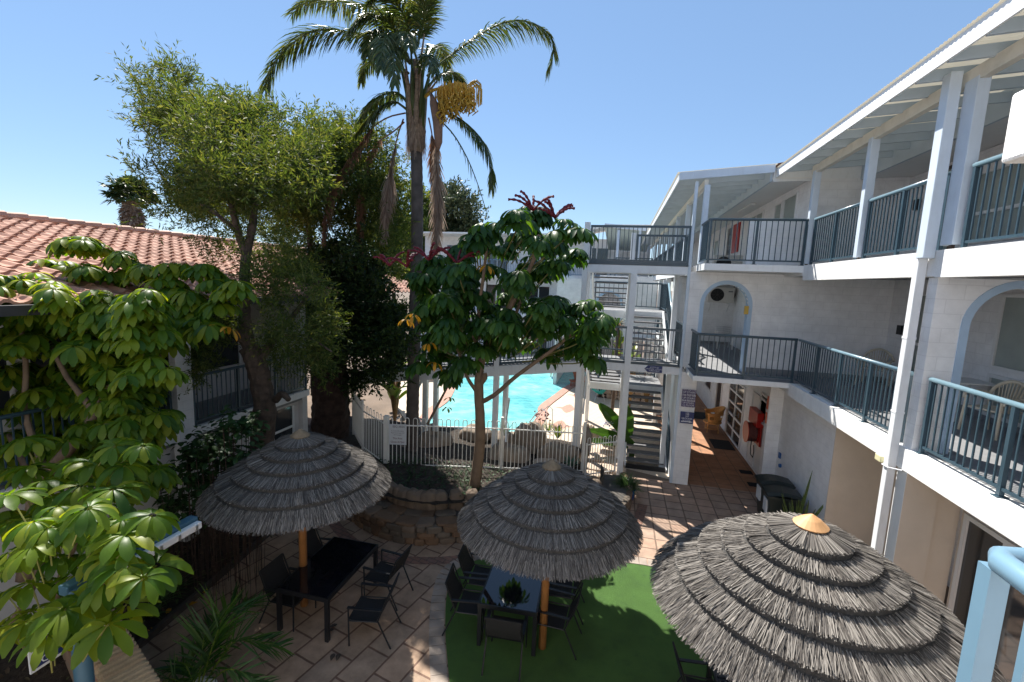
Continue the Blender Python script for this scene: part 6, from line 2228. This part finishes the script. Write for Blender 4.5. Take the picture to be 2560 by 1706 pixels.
# snake plant in a blue pot against the wing
sp = thing('snake_plant', 'tall striped snake plant in a cobalt blue pot against the white wall', 'potted plant', (4.12, 10.35, 0))
b = MB(); b.lathe([(.13, 0), (.19, .12), (.21, .34), (.23, .37), (.20, .39), (.18, .36)], (4.12, 10.35, 0), 22); b.build('pot', BLUEP, sp, smooth=True)
b = MB()
for k in range(26):
    t_ = U(0, 6.28)
    o = V((math.cos(t_), math.sin(t_), 0))
    p = V((4.12, 10.35, .34)) + o * U(0, .13)
    L = U(.6, 1.1) if k else 1.55
    d = (UP + o * U(.05, .5)).normalized() if k else (UP + V((.12, 0, 0))).normalized()
    sd = d.cross(rdir()).normalized()
    A, B_ = [], []
    for i, f in enumerate((.6, .95, 1, .85, .1)):
        A.append(p + d * (L * i / 4) - sd * (.030 * f))
        B_.append(p + d * (L * i / 4) + sd * (.030 * f))
    b.strip(A, B_)
b.build('leaves', mat('mottled snake plant leaf', (.07, .11, .03), .4, .5, 22, trans=.15, dirt=((.20, .22, .06), 14, .5, 3.0)), sp)
# potted bush by the stairs
pb_ = thing('potted_bush', 'bushy sunlit plant in a cobalt blue pot at the path corner by the gate', 'potted plant', (.62, 11.75, 0))
b = MB(); b.lathe([(.13, 0), (.17, .1), (.19, .30), (.21, .33), (.17, .33)], (.62, 11.75, 0), 20); b.build('pot', BLUEP, pb_, smooth=True)
b = MB(); strappy(b, (.62, 11.75, .3), 260, .50, .009, 1.9, 2.0)
strappy(b, (.5, 11.85, .35), 160, .42, .009, 1.9, 1.8)
b.build('leaves', GREENL, pb_)
ag = thing('agave', 'blue green agave rosette in front of the gate post', 'plant', (-1.05, 12.3, .25))
b = MB()
c = at(1426, 1160, y=12.5)
strappy(b, (c.x, c.y, c.z - .15), 26, .42, .045, 1.1, .5)
b.build('leaves', AGAVE, ag)
for px, py, y, m_, n_, L, wd, lb in ((1395, 1080, 13.6, LIME, 60, .55, .014, 'yellow green strappy clump beside the white stair post'), (1372, 1066, 13.9, LIME, 40, .45, .012, 'lime strappy clump behind the tall grey boulder'), (1262, 1075, 13.9, GREENL, 30, .5, .018, 'dark upright strappy plant by the bridge post'), (1316, 1060, 14.4, LIME, 24, .35, .012, 'small lime tuft at the pool edge above the grey boulder')):
    c = at(px, py, y=y)
    small_plant('strappy_plant', lb, 'plant', c.x, c.y, c.z - .2, m_, n_, L, wd, .7, .9, 'strappy plants at the pool head')
fb_ = thing('flowering_plant', 'reddish flowering sprig over the pool coping behind the hoop fence', 'plant', (-2.2, 14.6, .4))
c = at(1355, 1050, y=14.5)
b = MB(); strappy(b, (c.x, c.y, c.z - .35), 24, .5, .008, .9, .5); b.build('leaves', GREENL, fb_)
b = MB()
for k in range(26):
    blob(b, c + V((U(-.25, .25), U(-.2, .2), U(-.05, .3))), .03, .03, .025, n=6, m=4)
b.build('blooms', mat('dusky red bloom', (.20, .09, .09), .7, .2, 30), fb_)
bop = thing('giant_strelitzia', 'big torn paddle leaves with lilac flowers beside the stair post above the gate', 'plant', (.15, 14.6, 0))


def paddle(bm, base, tip, wd, droop=.25, tear=0, ref=UP):
    base, tip = V(base), V(tip)
    d = (tip - base)
    L = d.length
    d.normalize()
    side = d.cross(ref)
    side = (side if side.length > .1 else V((1, 0, 0))).normalized()
    A, M_, B_ = [], [], []
    n_ = 9
    for i in range(n_):
        f = i / (n_ - 1)
        w_ = wd * (math.sin(math.pi * (f * .92 + .05)) ** .6)
        p = base + d * (L * f) + V((0, 0, -droop * L * f * f + droop * L * f))
        up_ = side.cross(d) * (w_ * .35)
        j = U(-.1, .1) * w_ * tear
        A.append(p - side * (w_ + j) + up_)
        M_.append(p)
        B_.append(p + side * (w_ - j) + up_)
    bm.strip(A, M_)
    bm.strip(M_, B_)


b = MB()
for a, e, w_ in (((1570, 1100), (1498, 1010), .22), ((1580, 1110), (1470, 1075), .18), ((1575, 1090), (1560, 1010), .2), ((1585, 1110), (1520, 1090), .16), ((1570, 1120), (1455, 1100), .13)):
    paddle(b, at(*a, y=14.7), at(*e, y=14.3), w_, .1, 1, V((0, 1, .35)))
b.build('leaves', mat('deep green paddle leaf', (.035, .085, .015), .35, .2, 5, trans=.3, tcol=(1.4, 1.5, .5)), bop)
b = MB()
for k in range(4):
    s_ = at(1575 + 3 * k, 1130, y=14.7)
    b.tube([(s_.x, s_.y, 0), s_], .03, 6)
b.build('stems', GREENL, bop)
b = MB()
c = at(1519, 1061, y=14.3)
for k in range(46):
    p = c + V((U(-.17, .15), U(-.1, .1), U(-.07, .08)))
    leaflet(b, p, rdir(-.2, .8), UP, .07, .028, .5, prof=(.3, 1, .9, .1))
b.build('flowers', FLOWV, bop)
for (x, y, lb, n_, hh) in ((-8.1, 15.6, 'lime green banana like plant left of the palm trunk', 13, 2.1), (-9.0, 17.5, 'tall lime paddle leaved plant farther left behind the hoop fence', 12, 2.6), (.9, 21.2, 'yellow green paddle leaved plant seen through the stair treads', 12, 3.6), (.3, 23.5, 'pale lime paddle leaved plant behind the left stair flight', 12, 4.6), (1.7, 22.0, 'low yellow green plant under the stair landing', 12, 1.6)):
    o = thing('paddle_plant', lb, 'plant', (x, y, 0), 0, 'paddle leaved plants round the pool')
    b, s_ = MB(), MB()
    for k in range(n_):
        t_ = U(0, 6.28)
        a = V((x + .15 * math.cos(t_), y + .15 * math.sin(t_), hh * U(.35, .7)))
        e = a + V((math.cos(t_) * U(.3, .7), math.sin(t_) * U(.3, .7), U(.1, .6)))
        paddle(b, a, e, U(.10, .17), .2, 1)
        s_.tube([(x, y, 0), a], .035, 5)
    b.build('leaves', LIME, o)
    s_.build('stems', mat('brown sheath', (.22, .13, .05), .8, .3, 8), o)
o = thing('dracaena', 'brown and green spiky dracaena head behind the stair middle post', 'plant', (-.3, 19.3, 0))
c = at(1545, 815, y=19.3)
b = MB(); strappy(b, c, 60, .7, .02, 2.0, 1.8); b.build('leaves', GREENL, o)
b = MB(); strappy(b, c - V((0, 0, .1)), 50, .7, .02, 2.0, 2.6); b.build('dead_leaves', DEADR, o)
b = MB(); b.tube([(c.x, c.y, 0), c], .07, 8); b.build('stem', BARK, o)
lg = thing('slender_sapling', 'bare leaning brown stem crossing in front of the pool beside the palm', 'plant', (-5.6, 13.2, .4))
b = MB(); b.tube([at(1068, 1062, y=13.0), at(1096, 1010, y=13.2), at(1120, 965, y=13.4), at(1134, 943, y=13.5)], [.045, .042, .036, .03], 8); b.build('stem', BARKS, lg)
b = MB()
for px, py in ((1118, 1020), (1125, 995)):
    whorl(b, at(px, py, y=13.1), UP, .2, 6, 1.6)
b.build('leaves', LIME, lg)
# potted palm at the bottom edge
pp = thing('potted_feather_palm', 'young feather palm in a white pot at the bottom edge below the left table', 'potted plant', (-4.35, 4.05, 0))
b = MB(); b.lathe([(.16, 0), (.20, .1), (.22, .40), (.25, .43), (.21, .43), (.19, .38)], (-4.75, 3.98, 0), 24); b.build('pot', FRAME, pp, smooth=True)
base_ = V((-4.7, 3.98, .4))
for e, h_, n_, Ll in (((-5.2, 4.75, .75), .6, 46, .52), ((-4.75, 5.0, .9), .9, 50, .55), ((-4.0, 4.6, .7), .8, 44, .48), ((-3.75, 4.2, .5), .6, 34, .32), ((-5.25, 4.1, .5), .5, 36, .36), ((-4.5, 3.3, .6), .6, 30, .36), ((-5.0, 3.4, .6), .6, 30, .36)):
    e = V(e)
    mid_ = base_.lerp(e, .5) + UP * (h_ * .55)
    frond([base_, base_.lerp(mid_, .6) + UP * .1, mid_, e.lerp(mid_, .4), e], GREENL if n_ < 36 else LEAFD, pp, n=n_, Ll=Ll, wd=.013, droop=.35, up=.5, rach=.012, rmat=LIME)
# ground cover on the beds
gcv = MB()
for k in range(1200):
    x, y = U(-6.3, .1), U(9.0, 11.2)
    yl_ = lim(x) + .65
    if y < yl_:
        continue
    z = soil_h(x, y)
    if R() < .7:
        leaflet(gcv, (x, y, z + U(.02, .16)), rdir(-.2, .5), UP, U(.05, .11), U(.015, .03), .8, prof=(.3, 1, .8, .1))
for k in range(110):
    x, y = U(-6.0, .2), U(9.6, 11.0)
    strappy(gcv, (x, y, soil_h(x, y)), 7, .22, .006, 1.4, 1.6, 3)
stuff(gcv.build('ground_cover', LEAFS), 'low leafy ground cover on the raised bed under the fence', 'ground cover')
gl = MB()
for k in range(900):
    x, y = U(-8.3, -6.7), U(2.5, 9.5)
    leaflet(gl, (x, y, U(.08, .2)), rdir(-.2, .4), UP, U(.05, .12), U(.012, .03), .8, prof=(.3, 1, .8, .1))
stuff(gl.build('leaf_litter', mat('brown leaf litter', (.07, .05, .03), .8, .3, 5, island=((.03, .022, .015), (.09, .06, .035), (.05, .07, .02)))), 'brown and green leaf litter on the left bed', 'leaf litter')
for k, (px, py) in enumerate(((497, 1478), (470, 1512), (420, 1540), (388, 1575), (845, 1570), (838, 1640), (492, 1470))):
    c = at(px, py, z=.02)
    b = MB()
    for j in range(2):
        leaflet(b, c + V((U(-.06, .06), U(-.06, .06), .02)), V((math.cos(k), math.sin(k), .15)).normalized(), UP, .13, .035, .3, prof=(.2, .9, 1, .6, .1))
    tag(b.build('fallen_leaf', LEAFY if k not in (4, 5) else mat('dry brown leaf', (.06, .045, .035), .8)), ('yellow fallen leaf on the edge of the left garden bed' if k not in (4, 5) else 'dry dark fallen leaf on the patio pavers'), 'leaf', 'yellow leaves fallen by the bed' if k not in (4, 5) else 'dark leaves fallen on the pavers')
